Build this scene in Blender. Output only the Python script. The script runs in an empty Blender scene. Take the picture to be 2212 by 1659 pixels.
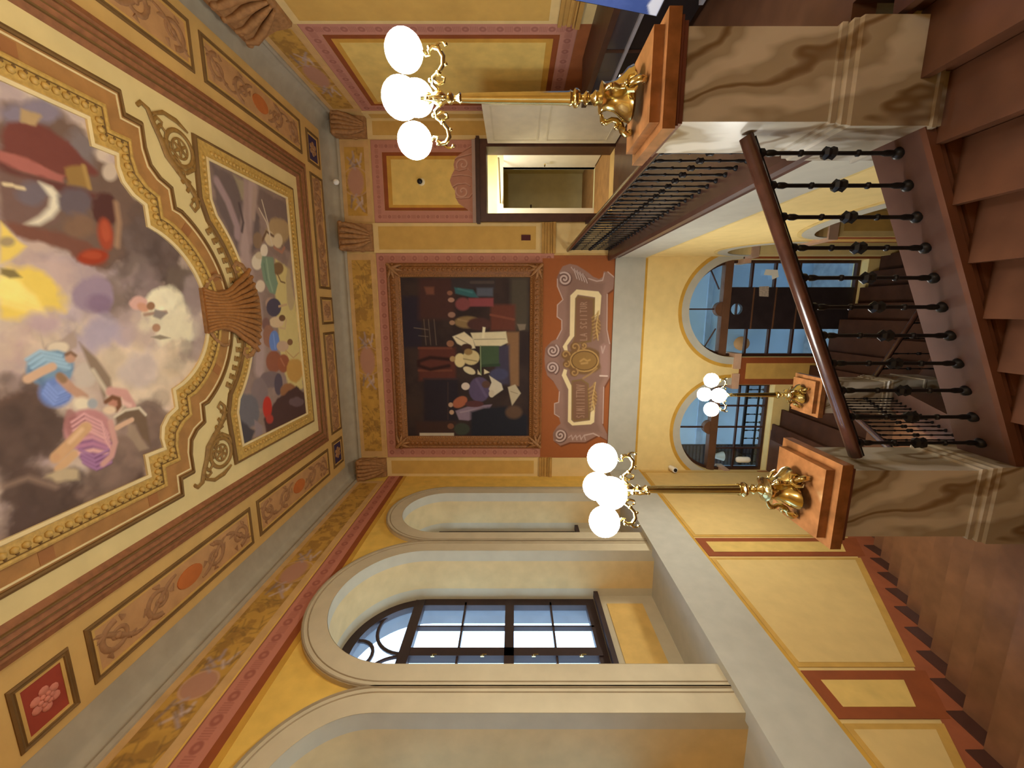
import bpy, bmesh, math, random
import numpy as np
from mathutils import Vector, Matrix
from mathutils.geometry import tessellate_polygon
random.seed(7); RNG = np.random.default_rng(11)
SC = bpy.context.scene; COL = SC.collection
EYE = 6.5                      # eye height over the ground floor; every z below is written from the eye
PI = math.pi
# ------------------------------------------------------------------ colour
def lin(c, k=1.0):
    o = []
    for v in c[:3]:
        v = v/255.0
        o.append(v/12.92 if v <= .04045 else ((v+.055)/1.055)**2.4)
    l = .2126*o[0]+.7152*o[1]+.0722*o[2]
    return [min(.93, k*l*(max(v, 1e-4)/l)**SAT) if l > 1e-5 else 0.0 for v in o]
SAT = .90                     # the hall's warm light and its many bounces add the rest of the chroma
K = 1.12                       # albedo gain: paint is lighter than it looks in the dim hall
MATS = {}
def mat(name, c, rough=.75, metal=0.0, var=.10, scale=6.0, k=K, bump=0.0, emit=None, spec=.35, detail=4):
    if name in MATS: return MATS[name]
    m = bpy.data.materials.new(name); m.use_nodes = True; MATS[name] = m
    nt = m.node_tree; b = nt.nodes['Principled BSDF']
    base = lin(c, k)
    b.inputs['Roughness'].default_value = rough; b.inputs['Metallic'].default_value = metal
    b.inputs['Specular IOR Level'].default_value = spec
    if emit:
        b.inputs['Emission Color'].default_value = (*emit[0], 1); b.inputs['Emission Strength'].default_value = emit[1]
    if var > 0:
        tc = nt.nodes.new('ShaderNodeTexCoord'); n = nt.nodes.new('ShaderNodeTexNoise'); r = nt.nodes.new('ShaderNodeValToRGB')
        n.inputs['Scale'].default_value = scale; n.inputs['Detail'].default_value = detail
        nt.links.new(tc.outputs['Object'], n.inputs['Vector']); nt.links.new(n.outputs['Fac'], r.inputs['Fac'])
        r.color_ramp.elements[0].position = .3; r.color_ramp.elements[1].position = .7
        r.color_ramp.elements[0].color = (*[v*(1-var) for v in base], 1); r.color_ramp.elements[1].color = (*[min(1, v*(1+var)) for v in base], 1)
        nt.links.new(r.outputs['Color'], b.inputs['Base Color'])
        if bump:
            bp = nt.nodes.new('ShaderNodeBump'); bp.inputs['Strength'].default_value = bump
            nt.links.new(n.outputs['Fac'], bp.inputs['Height']); nt.links.new(bp.outputs['Normal'], b.inputs['Normal'])
    else: b.inputs['Base Color'].default_value = (*base, 1)
    return m
def marble(name, c1, c2, c3, scale=2.2, rough=.22, stretch=(1, 1, .45)):
    m = bpy.data.materials.new(name); m.use_nodes = True; MATS[name] = m
    nt = m.node_tree; b = nt.nodes['Principled BSDF']; b.inputs['Roughness'].default_value = rough
    tc = nt.nodes.new('ShaderNodeTexCoord'); mp = nt.nodes.new('ShaderNodeMapping'); w = nt.nodes.new('ShaderNodeTexWave'); n = nt.nodes.new('ShaderNodeTexNoise')
    mp.inputs['Scale'].default_value = stretch; mp.inputs['Rotation'].default_value = (.5, .6, .3)
    w.inputs['Scale'].default_value = scale; w.inputs['Distortion'].default_value = 16; w.inputs['Detail'].default_value = 4; w.inputs['Detail Scale'].default_value = 1.1
    n.inputs['Scale'].default_value = scale*1.6; n.inputs['Detail'].default_value = 8
    r = nt.nodes.new('ShaderNodeValToRGB'); e = r.color_ramp.elements
    e[0].position = 0; e[0].color = (*lin(c3), 1); e[1].position = .9; e[1].color = (*lin(c2), 1)
    a = e.new(.10); a.color = (*lin(c1), 1); a = e.new(.55); a.color = (*lin(c1, .9), 1)
    mx = nt.nodes.new('ShaderNodeMix'); mx.data_type = 'RGBA'; mx.blend_type = 'MULTIPLY'; mx.inputs['Factor'].default_value = .55
    r2 = nt.nodes.new('ShaderNodeValToRGB'); r2.color_ramp.elements[0].position = .36; r2.color_ramp.elements[0].color = (.52, .48, .42, 1); r2.color_ramp.elements[1].position = .56; r2.color_ramp.elements[1].color = (1, 1, 1, 1)
    L = nt.links.new
    L(tc.outputs['Object'], mp.inputs['Vector']); L(mp.outputs['Vector'], w.inputs['Vector']); L(mp.outputs['Vector'], n.inputs['Vector'])
    L(w.outputs['Fac'], r.inputs['Fac']); L(n.outputs['Fac'], r2.inputs['Fac']); L(r.outputs['Color'], mx.inputs[6]); L(r2.outputs['Color'], mx.inputs[7]); L(mx.outputs[2], b.inputs['Base Color'])
    return m
def paint_mat(name='mural_paint', rough=.8):
    if name in MATS: return MATS[name]
    m = bpy.data.materials.new(name); m.use_nodes = True; MATS[name] = m
    nt = m.node_tree; b = nt.nodes['Principled BSDF']; b.inputs['Roughness'].default_value = rough; b.inputs['Specular IOR Level'].default_value = .25
    a = nt.nodes.new('ShaderNodeAttribute'); a.attribute_name = 'pigment'; nt.links.new(a.outputs['Color'], b.inputs['Base Color'])
    return m
def glass_mat(name='window_glass', tint=(.9, .95, 1), refl=.08):
    m = bpy.data.materials.new(name); m.use_nodes = True; MATS[name] = m
    nt = m.node_tree; nt.nodes.remove(nt.nodes['Principled BSDF']); out = nt.nodes['Material Output']
    t = nt.nodes.new('ShaderNodeBsdfTransparent'); g = nt.nodes.new('ShaderNodeBsdfGlossy'); mx = nt.nodes.new('ShaderNodeMixShader')
    t.inputs['Color'].default_value = (*tint, 1); g.inputs['Roughness'].default_value = .04; mx.inputs['Fac'].default_value = refl
    nt.links.new(t.outputs[0], mx.inputs[1]); nt.links.new(g.outputs[0], mx.inputs[2]); nt.links.new(mx.outputs[0], out.inputs['Surface'])
    return m
# ------------------------------------------------------------------ frames: (u, v, n) with n out of the wall into the hall
FARY, HALF, CEIL = 7.3, 3.12, 3.1
FW = lambda u, v, n: (u, FARY-n, v)
LW = lambda u, v, n: (-HALF+n, u, v)
RW = lambda u, v, n: (HALF-n, u, v)
CL = lambda u, v, n: (u, v, CEIL-n)
# photo pixel -> point of a known plane (camera solved from the hall's own right angles)
FPX, YAW, HX = 870.0, math.radians(10.3), 1110.0
SN, CS = math.sin(YAW), math.cos(YAW)
def at(x, y, axis, val):
    a = (829.5-y)/FPX; r = (-SN+a*CS, CS+a*SN, -(x-HX)/FPX); t = val/r[axis]
    return tuple(c*t for c in r)
def cpx(l): return [at(x, y, 2, CEIL)[:2] for x, y in l]
def fpx(l): return [(p[0], p[2]) for p in (at(x, y, 1, FARY) for x, y in l)]
# ------------------------------------------------------------------ mesh builder
class MB:
    def __init__(s): s.v = []; s.f = []
    def add(s, v, f):
        b = len(s.v); s.v += [tuple(p) for p in v]; s.f += [tuple(i+b for i in q) for q in f]; return s
    def box(s, x0, x1, y0, y1, z0, z1, F=None):
        p = [(x, y, z) for z in (z0, z1) for y in (y0, y1) for x in (x0, x1)]
        if F: p = [F(*q) for q in p]
        return s.add(p, [(0, 2, 3, 1), (4, 5, 7, 6), (0, 1, 5, 4), (2, 6, 7, 3), (0, 4, 6, 2), (1, 3, 7, 5)])
    def plate(s, polys, F, n0, n1):
        polys = [list(p) for p in polys]; flat = [q for p in polys for q in p]; N = len(flat)
        tri = tessellate_polygon([[Vector((a, b, 0)) for a, b in p] for p in polys])
        v = [F(a, b, n0) for a, b in flat]+[F(a, b, n1) for a, b in flat]
        f = [tuple(t) for t in tri]+[tuple(i+N for i in reversed(t)) for t in tri]
        o = 0
        for p in polys:
            n = len(p)
            for i in range(n): j = (i+1) % n; f.append((o+i, o+j, o+j+N, o+i+N))
            o += n
        return s.add(v, f)
    def rect(s, u0, u1, v0, v1, F, n0, n1): return s.box(u0, u1, v0, v1, n0, n1, F)
    def ring(s, o, i, F, n0, n1):      # rectangular frame: o/i = (u0,u1,v0,v1)
        R = lambda q: [(q[0], q[2]), (q[1], q[2]), (q[1], q[3]), (q[0], q[3])]
        return s.plate([R(o), R(i)], F, n0, n1)
    def lathe(s, prof, c=(0, 0, 0), seg=16, flute=0, sy=1):
        v = []; f = []
        for r, z in prof:
            for k in range(seg):
                a = 2*PI*k/seg; rr = r*(1-flute*(k % 2)); v.append((c[0]+rr*math.cos(a), c[1]+sy*rr*math.sin(a), c[2]+z))
        n = len(prof)
        for i in range(n-1):
            for k in range(seg): l = (k+1) % seg; f.append((i*seg+k, i*seg+l, (i+1)*seg+l, (i+1)*seg+k))
        f.append(tuple(range(seg-1, -1, -1))); f.append(tuple((n-1)*seg+k for k in range(seg)))
        return s.add(v, f)
    def tube(s, pts, r, seg=8, closed=False, flat=(1, 1), up=None):
        P = [Vector(p) for p in pts]; n = len(P); R = r if isinstance(r, (list, tuple)) else [r]*n
        v = []; f = []; nrm = None
        for i in range(n):
            a = P[(i-1) % n] if (i or closed) else P[i]; b = P[(i+1) % n] if (i < n-1 or closed) else P[i]
            t = (b-a).normalized() if (b-a).length > 1e-9 else Vector((0, 0, 1))
            if up is not None: nrm = Vector(up); nrm = (nrm-t*nrm.dot(t))
            elif nrm is None: nrm = t.orthogonal()
            else: nrm = nrm-t*nrm.dot(t)
            if nrm.length < 1e-6: nrm = t.orthogonal()
            nrm.normalize(); bi = t.cross(nrm)
            for k in range(seg):
                an = 2*PI*(k+.5)/seg; v.append(P[i]+nrm*(R[i]*flat[0]*math.cos(an))+bi*(R[i]*flat[1]*math.sin(an)))
        m = n if closed else n-1
        for i in range(m):
            for k in range(seg): l = (k+1) % seg; j = (i+1) % n; f.append((i*seg+k, i*seg+l, j*seg+l, j*seg+k))
        if not closed: f.append(tuple(range(seg-1, -1, -1))); f.append(tuple((n-1)*seg+k for k in range(seg)))
        return s.add(v, f)
    def ball(s, c, r, seg=12, rings=8, sc=(1, 1, 1)):
        v = [(c[0], c[1], c[2]-r*sc[2])]; f = []
        for i in range(1, rings):
            p = PI*i/rings
            for k in range(seg): a = 2*PI*k/seg; v.append((c[0]+r*sc[0]*math.sin(p)*math.cos(a), c[1]+r*sc[1]*math.sin(p)*math.sin(a), c[2]-r*sc[2]*math.cos(p)))
        v.append((c[0], c[1], c[2]+r*sc[2])); T = len(v)-1
        for k in range(seg): l = (k+1) % seg; f.append((0, 1+l, 1+k)); f.append((T, T-seg+k, T-seg+l))
        for i in range(rings-2):
            for k in range(seg): l = (k+1) % seg; a = 1+i*seg; f.append((a+k, a+l, a+seg+l, a+seg+k))
        return s.add(v, f)
    def sweep(s, prof, path, F, closed=True):   # prof: (offset to the left of travel, n); mitred in the plane
        n = len(path); m = len(prof); v = []; f = []
        P = [Vector(p) for p in path]
        for i in range(n):
            a = P[i]-P[(i-1) % n] if (i or closed) else P[1]-P[0]; b = P[(i+1) % n]-P[i] if (i < n-1 or closed) else P[n-1]-P[n-2]
            a.normalize(); b.normalize(); na = Vector((-a.y, a.x)); nb = Vector((-b.y, b.x)); mm = na+nb
            mm = mm/max(.35, mm.dot(nb)) if mm.length > 1e-6 else nb
            for o, h in prof: q = P[i]+mm*o; v.append(F(q.x, q.y, h))
        for i in range(n if closed else n-1):
            j = (i+1) % n
            for k in range(m-1): f.append((i*m+k, i*m+k+1, j*m+k+1, j*m+k))
        if not closed: f.append(tuple(range(m))); f.append(tuple((n-1)*m+k for k in range(m-1, -1, -1)))
        return s.add(v, f)
    def build(s, name, material, parent=None, smooth=0, **kw):
        me = bpy.data.meshes.new(name); me.from_pydata(s.v, [], s.f); 
        bm = bmesh.new(); bm.from_mesh(me); bmesh.ops.recalc_face_normals(bm, faces=bm.faces); bm.to_mesh(me); bm.free()
        if smooth:
            me.polygons.foreach_set('use_smooth', [True]*len(me.polygons)); me.set_sharp_from_angle(angle=math.radians(smooth))
        me.materials.append(material); o = bpy.data.objects.new(name, me); COL.objects.link(o)
        return finish(o, parent, **kw)
def finish(o, parent=None, origin=True, **kw):
    for k, v in kw.items(): o[k] = v
    if parent is not None: o.parent = parent; o.matrix_parent_inverse = Matrix.Translation(-Vector(parent.location)) if parent.parent is None else Matrix()
    elif origin and o.type == 'MESH':
        co = np.empty(len(o.data.vertices)*3, 'f'); o.data.vertices.foreach_get('co', co); co = co.reshape(-1, 3)
        b = np.array([(co[:, 0].min()+co[:, 0].max())/2, (co[:, 1].min()+co[:, 1].max())/2, co[:, 2].min()], 'f')
        o.data.vertices.foreach_set('co', (co-b).ravel()); o.location = b.tolist(); o.data.update()
    return o
def thing(name, label, cat, loc, group=None, kind=None):
    o = bpy.data.objects.new(name, None); COL.objects.link(o); o.location = loc; o.empty_display_size = .1
    o['label'] = label; o['category'] = cat
    if group: o['group'] = group
    if kind: o['kind'] = kind
    return o
def T(label, cat, group=None):
    d = {'label': label, 'category': cat}
    if group: d['group'] = group
    return d
ST = {'kind': 'structure'}
def dup(root, delta, label=None):
    r = root.copy(); COL.objects.link(r); r.location = Vector(root.location)+Vector(delta)
    if label: r['label'] = label
    def rec(src, dst):
        for ch in list(src.children):
            c = ch.copy(); COL.objects.link(c); c.parent = dst; c.matrix_parent_inverse = ch.matrix_parent_inverse.copy(); rec(ch, c)
    rec(root, r); return r
def arc(cx, cy, r, a0, a1, n): return [(cx+r*math.cos(math.radians(a0+(a1-a0)*i/n)), cy+r*math.sin(math.radians(a0+(a1-a0)*i/n))) for i in range(n+1)]
def rectp(u0, u1, v0, v1): return [(u0, v0), (u1, v0), (u1, v1), (u0, v1)]
def archp(c, hw, spring, bottom, n=24, ry=None):
    k = (ry or hw)/hw; return [(c-hw, bottom), (c+hw, bottom)]+[(u, spring+(v-spring)*k) for u, v in arc(c, spring, hw, 0, 180, n)]
def archband(c, h1, h0, spring, bottom, n=30, r1=None, r0=None):
    A = archp(c, h1, spring, bottom, n, r1); B = archp(c, h0, spring, bottom, n, r0); return [A[1]]+A[2:]+[A[0], B[0]]+B[2:][::-1]+[B[1]]
def spiral(cx, cy, r, a0, turns, n=26, k=.12): return [(cx+r*(1-(1-k)*i/n)*math.cos(a0+turns*2*PI*i/n), cy+r*(1-(1-k)*i/n)*math.sin(a0+turns*2*PI*i/n)) for i in range(n+1)]
# ------------------------------------------------------------------ canvas: a wall or ceiling surface carrying painted pigment
def vnoise(sh, cell, octv=4, seed=0):
    g = np.random.default_rng(seed); out = np.zeros(sh); amp = 1.0; tot = 0
    for _ in range(octv):
        h = int(sh[0]/cell)+3; w = int(sh[1]/cell)+3; q = g.random((h, w))
        y = np.arange(sh[0])/cell; x = np.arange(sh[1])/cell; yi = y.astype(int); xi = x.astype(int); fy = (y-yi)[:, None]; fx = (x-xi)[None]
        fy = fy*fy*(3-2*fy); fx = fx*fx*(3-2*fx)
        a = q[yi][:, xi]*(1-fx)+q[yi][:, xi+1]*fx; b = q[yi+1][:, xi]*(1-fx)+q[yi+1][:, xi+1]*fx
        out += amp*(a*(1-fy)+b*fy); tot += amp; amp *= .5; cell = max(2, cell/2)
    return out/tot
class Canvas:
    def __init__(s, u0, u1, v0, v1, res, base, conv=None):
        s.nu = int((u1-u0)/res)+1; s.nv = int((v1-v0)/res)+1; s.res = res
        s.u = np.linspace(u0, u1, s.nu); s.w = np.linspace(v0, v1, s.nv); s.U, s.V = np.meshgrid(s.u, s.w)
        s.warp = None; s.wk = 3.0; s.a = np.empty((s.nv, s.nu, 3)); s.a[:] = lin(base, 1); s.conv = conv or (lambda l: l)
    def mix(s, sl, al, c, k=1): s.a[sl] = s.a[sl]*(1-al[..., None])+np.array(lin(c, k))*al[..., None]
    def win(s, pts, pad):
        x = [p[0] for p in pts]; y = [p[1] for p in pts]
        i0, i1 = np.searchsorted(s.u, (min(x)-pad, max(x)+pad)); j0, j1 = np.searchsorted(s.w, (min(y)-pad, max(y)+pad))
        return (slice(j0, j1), slice(i0, i1))
    def dist(s, pts, sl, closed):
        U = s.U[sl]; V = s.V[sl]; d = np.full(U.shape, 1e9); n = len(pts); ins = np.zeros(U.shape, bool)
        for i in range(n if closed else n-1):
            (ax, ay), (bx, by) = pts[i], pts[(i+1) % n]; dx, dy = bx-ax, by-ay; L = dx*dx+dy*dy+1e-12
            t = np.clip(((U-ax)*dx+(V-ay)*dy)/L, 0, 1); d = np.minimum(d, (U-ax-t*dx)**2+(V-ay-t*dy)**2)
            if closed and ay != by: ins ^= ((ay > V) != (by > V)) & (U < dx*(V-ay)/(dy)+ax)
        return np.sqrt(d), ins
    def poly(s, pts, c, soft=.01, al=1.0, raw=False):
        pts = pts if raw else s.conv(pts); sl = s.win(pts, soft*2.4)
        if s.U[sl].size == 0: return s
        d, ins = s.dist(pts, sl, True); sd = np.where(ins, d, -d)
        if s.warp is not None and soft >= .02: sd = sd+s.warp[sl]*soft*s.wk; soft = soft*.55
        s.mix(sl, al*np.clip(.5+sd/(2*soft), 0, 1), c); return s
    def ell(s, cx, cy, rx, ry, c, soft=.02, al=1.0, rot=0, raw=False):
        ca, sa = math.cos(math.radians(rot)), math.sin(math.radians(rot))
        return s.poly([(cx+rx*math.cos(t)*ca-ry*math.sin(t)*sa, cy+rx*math.cos(t)*sa+ry*math.sin(t)*ca) for t in [2*PI*k/22 for k in range(22)]], c, soft, al, raw)
    def line(s, pts, w, c, soft=.008, al=1.0, raw=False):
        pts = pts if raw else s.conv(pts); sl = s.win(pts, w+soft)
        if s.U[sl].size == 0: return s
        d, _ = s.dist(pts, sl, False); s.mix(sl, al*np.clip(.5+(w/2-d)/(2*soft), 0, 1), c); return s
    def grain(s, amt, cell, seed=1, lo=None):
        n = vnoise(s.U.shape, cell, 4, seed)-.5; s.a *= (1+2*amt*n)[..., None]; return s
    def blend(s, c, cell, seed, thr=.5, wid=.15, al=.6, mask=None):
        n = vnoise(s.U.shape, cell, 5, seed); m = np.clip((n-thr)/wid+.5, 0, 1)*al
        if mask is not None: m = m*mask
        s.mix((slice(None), slice(None)), m, c); return s
    def build(s, name, F, n, parent=None, keep=None, holes=(), material=None, k=K, **kw):
        nu, nv = s.nu, s.nv; U = s.U.ravel(); V = s.V.ravel()
        p = F(U, V, n); one = np.ones_like(U); co = np.stack([np.asarray(q)*one for q in p], 1)
        i = np.arange(nu-1)[None]+nu*np.arange(nv-1)[:, None]; q = np.stack([i, i+1, i+nu+1, i+nu], -1).reshape(-1, 4)
        if keep is not None or holes:
            m = np.ones(U.shape, bool); sl = (slice(None), slice(None))
            if keep is not None: m &= s.dist(keep, sl, True)[1].ravel()
            for h in holes: m &= ~s.dist(h, sl, True)[1].ravel()
            q = q[m[q].all(1)]
        me = bpy.data.meshes.new(name); me.vertices.add(len(co)); me.vertices.foreach_set('co', co.astype('f').ravel())
        me.loops.add(q.size); me.loops.foreach_set('vertex_index', q.astype('i').ravel()); me.polygons.add(len(q))
        me.polygons.foreach_set('loop_start', np.arange(0, q.size, 4, dtype='i')); me.update(calc_edges=True); me.validate()
        at_ = me.color_attributes.new('pigment', 'FLOAT_COLOR', 'POINT')
        c = np.ones((len(co), 4), 'f'); c[:, :3] = np.clip(s.a.reshape(-1, 3)*k, 0, .93); at_.data.foreach_set('color', c.ravel())
        me.materials.append(material or paint_mat()); o = bpy.data.objects.new(name, me); COL.objects.link(o)
        return finish(o, parent, **kw)
# ================================================================== materials
cream = mat('wall_yellow', (196, 158, 92)); pale = mat('pilaster_cream', (210, 178, 114), var=.06); tan = mat('pilaster_inset', (194, 150, 70), var=.06)
deepy = mat('spandrel_yellow', (214, 170, 72)); ochre = mat('ochre_line', (190, 140, 45)); red = mat('oxide_red', (140, 66, 26)); brick = mat('orange_dado', (156, 84, 40))
grey = mat('stone_grey', (172, 166, 148), var=.05); surround = mat('arch_surround', (186, 170, 136), var=.05); reveal = mat('reveal_cream', (206, 172, 112), var=.07)
cove = mat('cove_grey', (160, 146, 120), var=.08); ceilc = mat('ceiling_cream', (212, 184, 118), var=.07, scale=3); ceily = mat('ceiling_band', (200, 156, 84), var=.08, scale=4)
brownm = mat('brown_moulding', (140, 84, 46), var=.2, scale=18); gold = mat('gilt_moulding', (182, 140, 64), rough=.5, var=.2, scale=30); bronze = mat('band_bronze', (160, 108, 52), var=.14, scale=9)
darkline = mat('dark_gilt', (112, 78, 34), var=.15); lite = mat('light_gilt', (214, 186, 128), var=.05)
lowy = mat('lower_yellow', (206, 172, 104), var=.05); lowfar = mat('lower_far_yellow', (220, 190, 120), var=.05)
wood = mat('dark_wood', (62, 34, 24), rough=.4, var=.25, scale=9); walnut = mat('door_wood', (74, 40, 26), rough=.45, var=.2, scale=8); winwood = mat('window_wood', (52, 36, 34), rough=.5, var=.15)
iron = mat('black_iron', (26, 24, 26), rough=.42, var=.2, scale=30, metal=.3); hand = mat('handrail_wood', (66, 36, 26), rough=.22, var=.25, scale=12, spec=.6)
stepm = mat('red_stone_step', (88, 52, 33), rough=.32, var=.22, scale=5, bump=.03, detail=8); stringm = mat('red_stone_string', (88, 60, 50), rough=.35, var=.16, scale=5, detail=8)
floorm = mat('brown_floor', (92, 60, 42), rough=.3, var=.2, scale=5); plinthm = mat('red_marble', (138, 86, 46), rough=.25, var=.34, scale=9, detail=9)
marb = marble('veined_marble', (176, 164, 142), (206, 198, 182), (128, 104, 74), scale=1.3); white = mat('white_paint', (225, 220, 205), var=.03); offw = mat('door_cream', (222, 208, 166), var=.05)
brass = mat('polished_brass', (214, 192, 126), rough=.18, metal=1.0, var=.1, scale=20, k=1.0)
globe = mat('lit_opal_globe', (255, 250, 240), var=0, emit=((1.0, 1.0, .93), 58.0)); glass = glass_mat()
corb = mat('corbel_bronze', (150, 102, 56), var=.22, scale=22, bump=.15); black = mat('black_lacquer', (28, 26, 28), rough=.25, var=.1)
pearl = mat('smoked_glass', (58, 54, 56), rough=.1, var=0, spec=.6)
# ================================================================== shell
WT = 2.93                                    # wall top under the cove
def wall_far():
    mb = MB(); t = -.32
    up = [(-HALF-.4, -2.295), (HALF+.3, -2.295), (HALF+.3, WT+.3), (-HALF-.4, WT+.3)]
    mb.plate([up, rectp(1.62, 2.68, -1.68, .50)], FW, t, 0)
    w = mb.build('wall_far', cream, **ST)
    lo = MB(); low = rectp(-HALF-.4, HALF+.3, -6.6, -2.295)
    lo.plate([low]+[archp(c, .86, -3.98, -4.82 if c < -1 else -6.2) for c in (-2.2, .03, 2.26)], FW, t, 0)
    lo.build('wall_far', lowfar, **ST)
    b = MB().rect(-HALF, HALF, -2.295, -1.77, FW, 0, .03); b.build('beam_face', grey, w)
    MB().rect(-HALF+.13, .9, -2.34, -2.295, FW, 0, .012).build('ochre_stripe', ochre, w)
    # arches below: ochre line and grey surround
    for c in (-2.2, .03):
        g = MB(); g.plate([archband(c, .99, .86, -3.98, -4.05)], FW, 0, .012); g.build('arch_surround', grey, w)
        y = MB(); y.plate([arc(c, -3.98, 1.05, 0, 180, 30)+arc(c, -3.98, .985, 180, 0, 30)], FW, 0, .008); y.build('ochre_stripe', ochre, w)
        im = MB(); 
        for s in (-1, 1): im.rect(c+s*.93-.14, c+s*.93+.14, -4.12, -4.0, FW, -.3, .045)
        im.build('impost', mat('impost_stone', (190, 150, 120)), w)
    for c in (-1.085, 1.145):
        MB().ring((c-.25, c+.25, -6.5, -4.12), (c-.145, c+.145, -5.75, -4.24), FW, 0, .008).build('painted_frame', red, w)
        MB().rect(c-.145, c+.145, -5.75, -4.24, FW, 0, .006).build('painted_panel', mat('low_panel', (196, 152, 74)), w)
    return w
wfar = wall_far()
def rosette_band(o, i, F, n, parent, name='painted_border', closed=(1, 1, 1, 1), step=.2, base=(184, 122, 100), ink=(150, 88, 72)):
    # pink painted border between rectangles o and i, rosettes and groups of bars along its middle
    res = .0075; cv = Canvas(o[0], o[1], o[2], o[3], res, base); cv.grain(.05, 12, 5)
    cu0, cu1, cv0, cv1 = (o[0]+i[0])/2, (o[1]+i[1])/2, (o[2]+i[2])/2, (o[3]+i[3])/2
    tw = .6*min(abs(i[0]-o[0]), abs(o[1]-i[1]), abs(i[2]-o[2]), abs(o[3]-i[3]))
    for (a, b, fix, hor) in ((cu0, cu1, cv0, 1), (cu0, cu1, cv1, 1), (cv0, cv1, cu0, 0), (cv0, cv1, cu1, 0)):
        N = max(2, round((b-a)/step)); st = (b-a)/N
        for k in range(N+1):
            p = a+k*st; q = (p, fix) if hor else (fix, p)
            cv.ell(q[0], q[1], tw*.42, tw*.42, ink, .006, .85, raw=True); cv.ell(q[0], q[1], tw*.16, tw*.16, base, .006, .7, raw=True)
            if k < N:
                for j in range(5):
                    r = p+st*(.30+.1*j); l = [(r, fix-tw*.4), (r, fix+tw*.4)]
                    cv.line(l if hor else [(y, x) for x, y in l], st*.045, ink, .004, .8, raw=True)
    d = cv.dist([(o[0], o[2]), (o[1], o[2]), (o[1], o[3]), (o[0], o[3])], (slice(None), slice(None)), True)[0]
    cv.mix((slice(None), slice(None)), np.clip(1-d/.012, 0, 1)*.5, (120, 70, 40))
    return cv.build(name, F, n, parent, holes=[rectp(*i)] if i[1]-i[0] > .02 else ())
def pilaster(w, F, u0, u1, rev=0):
    g = .055; f = 'pilaster'
    p = MB().rect(u0, u1, -.48, 2.42, F, 0, .02).build(f, pale, w)
    MB().rect(u0+g, u1-g, -.38, 2.33, F, .02, .024).build('inset_panel', tan, p)
    m = MB()
    for k, (a, b, n) in enumerate(((-.52, -.48, .05), (-.565, -.535, .035), (-.62, -.58, .045), (-.66, -.64, .06), (-.72, -.67, .07))): m.rect(u0-.01, u1+.01, a, b, F, 0, n)
    m.rect(u0, u1, -.72, -.48, F, 0, .028); m.build('base_moulding', mat('mould_ochre', (176, 130, 60), var=.15), p)
    MB().rect(u0, u1, -1.77, -.72, F, 0, .02).build('pilaster_plinth', pale, p)
for a, b in ((-3.12, -2.75), (.99, 1.48), (2.80, 3.12)): pilaster(wfar, FW, a, b)
rosette_band((-2.74, .985, -.70, 2.40), (-2.545, .815, -.52, 2.225), FW, .004, wfar)
MB().rect(-2.75, .95, -1.77, -.70, FW, 0, .004).build('painted_dado', brick, wfar)
# door bay
rosette_band((1.485, 2.79, .60, 2.385), (1.685, 2.60, .70, 2.20), FW, .004, wfar, step=.17)
MB().ring((1.685, 2.60, .70, 2.20), (1.73, 2.545, .70, 2.13), FW, 0, .005).build('painted_frame', red, wfar)
MB().rect(1.73, 2.545, .70, 2.13, FW, 0, .004).build('painted_panel', mat('panel_edge', (196, 142, 50)), wfar)
MB().rect(1.775, 2.49, .70, 2.06, FW, .004, .006).build('painted_panel', mat('panel_yellow', (216, 180, 92)), wfar)
# frieze field on the far, left and right walls
def frieze(F, u0, u1, parent, seed, mot):
    MB().rect(u0, u1, 2.42, WT, F, 0, .003).build('frieze_border', mat('frieze_cream', (196, 152, 92)), parent)
    cv = Canvas(u0+.1, u1-.1, 2.50, 2.83, .008, (186, 138, 56)); cv.grain(.2, 16, seed); cv.blend((140, 98, 44), 10, seed+3, .56, .14, .65)
    for (u, r) in mot:
        if r > 0:
            cv.ell(u, 2.665, r*.62, .135, (176, 124, 98), .02, .95, raw=True); cv.line(spiral(u, 2.665, r*.62, 0, 1, 30, 1), .012, (196, 152, 132), .008, .6, raw=True)
            for s in (-1, 1):
                for q in range(7): cv.line([(u+s*(r*.55+.02*q), 2.665+.10*math.sin(q*2.1)), (u+s*(r*.8+.03*q), 2.665+.12*math.cos(q*1.7+s))], .025, ((164, 142, 138), (126, 106, 100), (190, 164, 150))[q % 3], .012, .75, raw=True)
        else:
            for q in range(22):
                a = seed+q*1.9; x0 = u+(.22*math.sin(a*1.3)); y0 = 2.665+.13*math.sin(a*2.3)
                cv.line([(x0, y0), (x0+.09*math.cos(a), y0+.07*math.sin(a))], .012, (110, 84, 44), .008, .55, raw=True)
    return cv.build('frieze_painting', F, .006, parent)
frieze(FW, -2.72, .97, wfar, 3, [(-.9, .42), (-2.0, 0), (.25, 0), (.6, 0), (-2.35, 0)]); frieze(FW, 1.5, 2.78, wfar, 5, [(2.14, .36)])
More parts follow.
